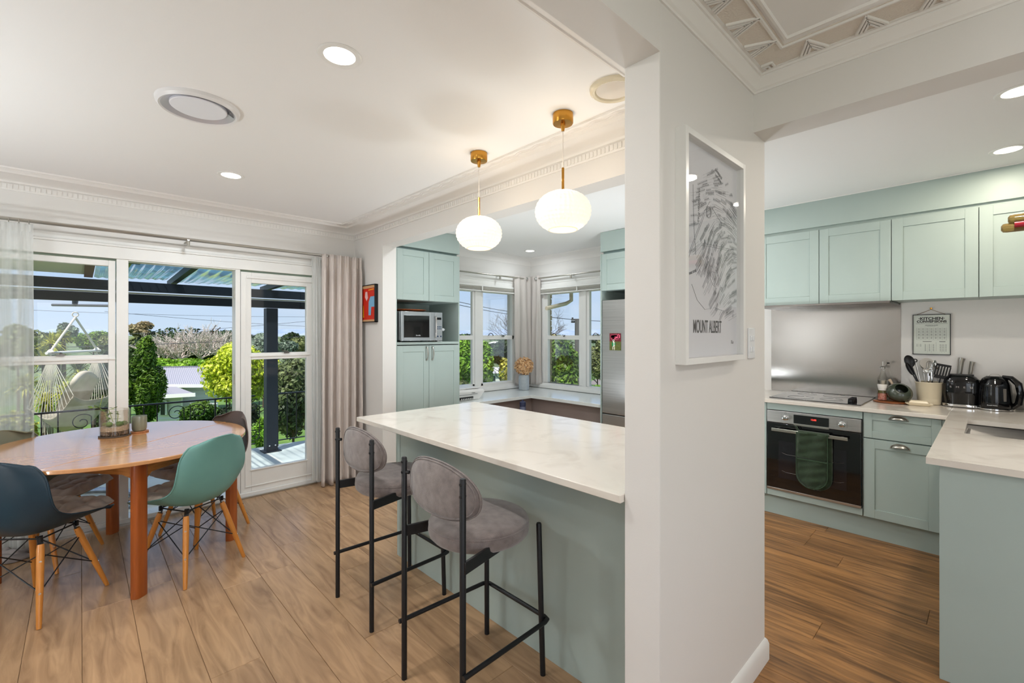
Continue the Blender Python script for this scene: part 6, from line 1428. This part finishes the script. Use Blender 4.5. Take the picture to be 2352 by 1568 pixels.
# garden seen through the dining room glass
tree('conifer', 'tall dark green columnar conifer beside the house roof', 331, 880, 13, 76, 205, 'conifer', 15000, .055, 1, lumps=14, long=1.5)
tree('conifer', 'shaded columnar conifer right of the hanging chair', 243, 900, 12, 46, 240, 'dark', 8000, .055, 2, lumps=10, long=1.4)
tree('lime_tree', 'bright lime-yellow leafed maple behind the railing', 556, 852, 12.5, 175, 125, 'lime', 9500, .075, 3, lumps=16)
tree('clipped_bush', 'cone-shaped dark green bush below the lime maple', 452, 962, 10.5, 84, 90, 'green', 4200, .05, 4, cat='bush', trunk=False)
tree('magnolia', 'dark glossy magnolia shrub right of the pergola post', 672, 905, 11.5, 115, 190, 'magnolia', 7600, .085, 5, cat='bush', lumps=14)
tree('hedge_shrub', 'low bright green shrubs beneath the clipped bush', 400, 985, 10.4, 150, 40, 'bright', 2600, .05, 6, cat='bush', trunk=False)
tree('hedge_shrub', 'shaded green shrub bed under the lime maple', 545, 965, 10.9, 130, 75, 'dark', 3600, .06, 7, cat='bush', trunk=False)
tree('evergreen_tree', 'dark spreading evergreen behind the bare pale tree', 450, 795, 36, 270, 95, 'dark', 9000, .26, 8, lumps=16)
tree('evergreen_tree', 'dark green crown left behind the bare pale tree', 345, 800, 38, 110, 80, 'olive', 4200, .24, 9)
tree('tan_tree', 'tan leafed treetop above the columnar conifer', 322, 757, 34, 56, 36, 'rust', 1600, .16, 10)
tree('grey_tree', 'grey-green bushy tree left of the pergola post far behind', 605, 795, 34, 110, 68, 'grey', 6000, .2, 11)
tree('grey_tree', 'grey-green tree just right of the pergola post far behind', 655, 800, 36, 60, 56, 'grey', 2600, .2, 12)
tree('pine_tree', 'dark pine on the skyline right of the pergola post', 668, 778, 70, 46, 36, 'dark', 1800, .34, 13)
tree('olive_tree', 'olive yellow domed tree far behind the right-hand pane', 688, 792, 42, 56, 46, 'olive', 3000, .2, 14)
bt_ = at(440, 842, 26)
bo = thing('bare_tree', 'wide leafless pale-branched tree behind the grey roof', 'tree', (bt_.x, bt_.y, gz(bt_.x, bt_.y)))
for i, (px, sc_) in enumerate(((372, .8), (408, 1), (455, 1.15), (505, 1), (345, .6))):
    b0 = at(px, 850, 26 + i * .3); b1 = at(px + 4, 815, 26 + i * .3); build('branches', branches(b0, b1, 1.35 * sc_, 13, .075, 40 + i, 4), BAREB, bo, smooth=0)
build('trunk', MB().tube([at(445, 905, 26.4), at(447, 850, 26.4)], .12, 8), BAREB, bo)
for i, (px, py, t, wd, h, m_) in enumerate(((365, 836, 25, 80, 34, 'bright'), (470, 836, 25.2, 150, 32, 'bright'), (250, 790, 30, 60, 60, 'olive'), (215, 785, 32, 70, 56, 'green'))):
    tree('shrub' if i < 2 else 'garden_tree', ('bright green shrub at the left foot of the bare tree', 'bright green shrubs at the right foot of the bare tree', 'olive green tree behind the door mullion', 'mid green tree behind the hanging chair ropes')[i], px, py, t, wd, h, m_, 2600, .12, 60 + i, cat='bush' if i < 2 else 'tree', trunk=i > 1)
# cordylines and palms
SPK = leafmat('cordyline leaf', (140, 150, 40), (196, 190, 80), .3); SPD = leafmat('palm leaf dark', (66, 86, 30), (110, 126, 46), .3)
def spiky(name, label, heads, t, m, seed):
    rr = random.Random(seed); c0 = at(heads[0][0], heads[0][1], t); g = gz(c0.x, c0.y); o = thing(name, label, 'plant', (c0.x, c0.y, g)); tr_ = MB(); lf = MB()
    for hx, hy, rpx in heads:
        c = at(hx, hy, t + rr.uniform(-.4, .4)); r = rpx * t / FPX; tr_.tube([(c.x, c.y, g - .2), tuple(c)], .06, 6)
        for i in range(120):
            a = rr.random() * 2 * pi; el = rr.uniform(-.6, 1.4); d = Vector((cos(a) * cos(el), sin(a) * cos(el), sin(el))); s_ = d.cross(Vector((0, 0, 1)));  s_ = s_.normalized() * r * .035 if s_.length > .01 else Vector((r * .035, 0, 0)); L = r * rr.uniform(.75, 1.1); m_ = c + d * L * .55; e = c + d * L + Vector((0, 0, -r * .25))
            b0 = len(lf.v); lf.v += [tuple(c - s_ * .6), tuple(c + s_ * .6), tuple(m_ + s_), tuple(m_ - s_), tuple(e)]; lf.f += [(b0, b0 + 1, b0 + 2, b0 + 3), (b0 + 3, b0 + 2, b0 + 4)]
    leafshade(build('leaves', lf, m, o, smooth=0, kind='stuff'), .6, 1.4); build('trunk', tr_, BARK, o)
spiky('cordyline', 'yellow-green cabbage tree heads behind the hanging chair', [(118, 790, 40), (145, 775, 30), (100, 830, 36), (135, 815, 34)], 17, SPK, 1)
spiky('cordyline', 'low yellow-green spiky plants below the hanging chair', [(115, 880, 44), (150, 905, 40), (185, 875, 40), (105, 925, 38), (215, 880, 34), (60, 890, 50)], 12.5, SPK, 2)
spiky('palm', 'dark green palm crown above the spiky plants', [(180, 850, 44), (70, 800, 44)], 15, SPD, 3)
tree('spruce', 'small grey-green spruce top left of the hanging rope', 150, 762, 24, 34, 50, 'grey', 1500, .12, 30); tree('yucca_clump', 'tall pale grass clump at the foot of the railing', 600, 1000, 9.2, 46, 70, 'bright', 1500, .06, 31, cat='plant', trunk=False, long=2)
tree('tree', 'olive tree behind the sheer curtain', 40, 800, 26, 120, 110, 'olive', 4200, .16, 32); tree('shrub', 'pale yellow shrub behind the sheer curtain', 30, 985, 12, 90, 130, 'yellow', 2200, .08, 33, cat='bush', trunk=False)
# neighbouring house
RF = mat('corrugated grey roof', (166, 164, 172), .5, .1); WBD = mat('weatherboard white', (226, 226, 220), .7)
def roofsheet(a, b, c, d, par, name='roof', pitch=.09):
    """corrugated quad: a-b eave, d-c ridge"""
    a, b, c, d = map(Vector, (a, b, c, d)); L = (b - a).length; n = max(8, int(L / pitch)) * 4; nrm = (b - a).cross(d - a).normalized()
    if nrm.z < 0: nrm = -nrm
    return build(name, MB().grid(lambda u, v: a.lerp(b, u).lerp(d.lerp(c, u), v) + nrm * .018 * cos(u * n / 4 * 2 * pi), n, 1), RF, par, smooth=60)
ho = thing('house', 'white weatherboard house with grey corrugated hipped roofs below the deck', 'house', tuple(at(420, 960, 21)))
roofsheet(at(352, 884, 19.5), at(487, 884, 19.5), at(462, 842, 23.5), at(352, 844, 23.5), ho)
roofsheet(at(330, 912, 17.6), at(449, 905, 17.6), at(392, 884, 20), at(352, 879, 20), ho, 'porch_roof')
q = MB(); a, b = at(362, 906, 18.1), at(418, 906, 18.1); z0 = at(400, 975, 18.1).z
q.poly([(a.x, a.y, a.z), (b.x, b.y, b.z), (b.x, b.y, z0), (a.x, a.y, z0)]); c = at(418, 890, 19.9); d = at(500, 888, 19.9)
q.poly([(b.x, b.y, b.z), (c.x, c.y, c.z), (c.x, c.y, z0), (b.x, b.y, z0)]); q.poly([(c.x, c.y, c.z), (d.x, d.y, d.z), (d.x, d.y, z0), (c.x, c.y, z0)])
build('wall', q, WBD, ho, smooth=0, solid=.05)
u_ = (b - a).normalized(); nn2 = Vector((u_.y, -u_.x, 0)); q = MB()
for k in range(13):
    z = z0 + .08 + k * .15
    if z < a.z: q.bar((a.x + nn2.x * .03, a.y + nn2.y * .03, z), (b.x + nn2.x * .03, b.y + nn2.y * .03, z), .03, .02)
u3 = (d - c).normalized()
for k in range(14):
    z = z0 + .08 + k * .15
    if z < c.z: q.bar((c.x, c.y - .04, z), (d.x, d.y - .04, z), .03, .02)
build('weatherboards', q, WBD, ho, kind='stuff')
wa, wb = at(366, 920, 18.0), at(381, 920, 18.0); wz = at(366, 952, 18.0).z
build('window', MB().poly([(wa.x, wa.y, wa.z), (wb.x, wb.y, wb.z), (wb.x, wb.y, wz), (wa.x, wa.y, wz)]), mat('dark window glass', (40, 48, 54), .1), ho, smooth=0, solid=.06)
q = MB(); 
for p_, r_ in ((wa, wb),): q.bar((wa.x, wa.y - .05, wa.z), (wb.x, wb.y - .05, wb.z), .06, .06).bar((wa.x, wa.y - .05, wa.z), (wa.x, wa.y - .05, wz), .06, .06, up=(0, 1, 0)).bar((wb.x, wb.y - .05, wb.z), (wb.x, wb.y - .05, wz), .06, .06, up=(0, 1, 0))
build('window_frame', q, WBD, ho)
build('ridge_cap', MB().bar(at(352, 843, 23.5), at(462, 841, 23.5), .15, .05).bar(at(462, 841, 23.5), at(487, 883, 19.5), .12, .05), mat('ridge metal', (120, 120, 132), .5), ho)
build('fascia', MB().bar(at(330, 913, 17.55), at(449, 906, 17.55), .03, .14).bar(at(352, 886, 19.45), at(487, 886, 19.45), .03, .14), WHITE, ho)
# far houses
def farhouse(px, py, t, wpx, hpx, label, rc=(150, 150, 156), rot=.3):
    c = at(px, py, t); k = t / FPX; w_ = wpx * k / 2; h = hpx * k; o = thing('house', label, 'house', tuple(c - Vector((0, 0, h))), group='far houses among the trees'); rm = mat('roof %d %d %d' % rc, rc, .6)
    q = MB(); M_ = Matrix.Translation(c) @ Matrix.Rotation(rot, 4, 'Z'); q.box(-w_, -w_ * .6, -h, w_, w_ * .6, 0); build('walls', q.xf(M_), WBD, o)
    q = MB(); q.v = [(-w_ * 1.1, -w_ * .75, 0), (w_ * 1.1, -w_ * .75, 0), (w_ * 1.1, w_ * .75, 0), (-w_ * 1.1, w_ * .75, 0), (-w_ * .6, 0, h * .5), (w_ * .6, 0, h * .5)]; q.f = [(0, 1, 5, 4), (2, 3, 4, 5), (1, 2, 5), (3, 0, 4), (3, 2, 1, 0)]; build('roof', q.xf(M_), rm, o, smooth=0)
    q = MB(); 
    for s_ in (-.55, 0, .55): q.box(s_ * w_ - .12 * w_, -w_ * .62, -h * .7, s_ * w_ + .12 * w_, -w_ * .59, -h * .25)
    build('window', q.xf(M_), MATS['dark window glass'], o)
farhouse(1150, 855, 34, 70, 24, 'white house with a pale hipped roof left of the kitchen corner', (190, 190, 196), -.6)
farhouse(1148, 893, 22, 66, 22, 'low flat pale garage roof in the left kitchen window', (214, 214, 214), -.5)
farhouse(1385, 880, 26, 70, 30, 'cottage with a grey tiled roof in the right kitchen window', (112, 104, 104), .2)
farhouse(1290, 842, 48, 30, 14, 'white house glimpsed between the garden trees right of the corner', (200, 200, 204)); farhouse(1140, 789, 120, 40, 10, 'long white building far below the left kitchen window', (226, 226, 226))
# trees through the kitchen windows
tree('tree', 'fresh green tree at the left edge of the left kitchen window', 1062, 835, 17, 62, 130, 'bright', 5200, .1, 70); tree('tree', 'bright green tree in the middle of the left kitchen window', 1118, 835, 17.5, 48, 110, 'bright', 4200, .1, 71)
tree('hedge', 'clipped flowering hedge low in the left kitchen window', 1065, 895, 15, 80, 45, 'olive', 3200, .07, 72, cat='hedge', trunk=False)
tree('tree', 'dark leafy tree behind the bare twigs in the left kitchen window', 1150, 810, 28, 80, 80, 'dark', 5200, .18, 73); tree('tree', 'yellow-green tree at the right side of the left kitchen window', 1172, 868, 15, 44, 110, 'yellow', 4200, .085, 74)
tree('tree', 'big green and gold tree filling the right kitchen window', 1285, 845, 15, 92, 150, 'green', 8600, .1, 75, lumps=16); tree('tree', 'golden topped foliage above the big tree', 1272, 798, 16, 74, 50, 'yellow', 2600, .09, 76, trunk=False)
tree('tree', 'grey-green tree behind the power pole', 1312, 815, 32, 60, 80, 'grey', 3600, .18, 77); tree('tree', 'feathery olive tree at the right edge of the right kitchen window', 1372, 830, 19, 66, 110, 'olive', 5600, .09, 78)
tree('shrub', 'bright shrub beneath the cottage roof', 1375, 905, 18, 60, 40, 'bright', 1900, .08, 79, cat='bush', trunk=False); tree('hedge', 'leafy bank low behind the big tree', 1290, 930, 14, 130, 60, 'green', 3800, .09, 80, cat='hedge', trunk=False)
for i, (px, t, sc_) in enumerate(((1176, 24, 1.0), (1262, 23, .8))):
    o = thing('bare_tree', ('bare twiggy tree left of the kitchen corner', 'bare twigs at the left edge of the right kitchen window')[i], 'tree', tuple(at(px, 800, t))); build('branches', branches(at(px, 820, t), at(px, 772, t), 1.25 * sc_, 8, .03, 90 + i, 4), BARK, o, smooth=0)
farm = [(-120, 640), (640, 1420)]
for i, (px, py, t, wd, h, m_) in enumerate(((130, 776, 110, 120, 22, 'dark'), (240, 772, 130, 60, 18, 'grey'), (1080, 775, 150, 70, 16, 'dark'), (1150, 776, 160, 60, 12, 'grey'), (1270, 776, 150, 60, 14, 'green'), (1370, 778, 140, 60, 18, 'dark'), (690, 790, 90, 60, 30, 'green'))):
    tree('distant_tree', ('distant dark trees behind the hanging chair', 'distant grey-green trees by the mullion', 'distant dark tree clump at the left of the left kitchen window', 'distant pale trees in the left kitchen window', 'distant green trees in the right kitchen window', 'distant dark tree clump right of the power pole', 'distant green trees below the olive tree')[i], px, py, t, wd, h, m_, 900, .9, 200 + i, trunk=False)
# power pole and lines
pl_ = thing('power_pole', 'timber power pole with a crossarm outside the right kitchen window', 'power pole', tuple(at(1326, 890, 24)))
PB = mat('weathered pole', (92, 88, 86), .9)
build('pole', MB().tube([at(1326, 960, 24), at(1326, 733, 24)], [.17, .13], 10), PB, pl_); build('crossarm', MB().bar(at(1312, 734, 24), at(1338, 734, 24), .1, .1), PB, pl_)
build('insulator', MB().tube([at(1316, 737, 24), at(1316, 741, 24)], .1, 8).tube([at(1315, 733, 24), at(1315, 729, 24)], .05, 6), BLACKP, pl_)
LINE = mat('power line', (60, 64, 72), .7)
def wire(pts, label, r=.012):
    a, b = pts; n = 12; q = MB().tube([a.lerp(b, i / n) + Vector((0, 0, -(a - b).length * .008 * sin(pi * i / n))) for i in range(n + 1)], r, 4); single('power_line', q, LINE, label, 'cable', 'overhead lines across the view')
wire((at(240, 715, 22), at(760, 752, 30)), 'thin overhead line high across the doorway sky', .009); wire((at(240, 770, 24), at(760, 732, 34)), 'overhead line rising across the sky toward the right pane', .011)
wire((at(40, 800, 20), at(760, 768, 32)), 'dark overhead line just above the conifer', .015); wire((at(-200, 700, 20), at(760, 728, 30)), 'overhead line across the left pane sky', .008)
wire((at(1040, 690, 20), at(1230, 722, 30)), 'upper overhead line in the left kitchen window', .014); wire((at(1040, 697, 20), at(1230, 728, 30)), 'lower overhead line in the left kitchen window', .014)
wire((at(1230, 722, 20), at(1326, 734, 24)), 'overhead line running to the power pole', .016); wire((at(1326, 734, 24), at(1460, 738, 20)), 'overhead line leaving the power pole to the right', .014)
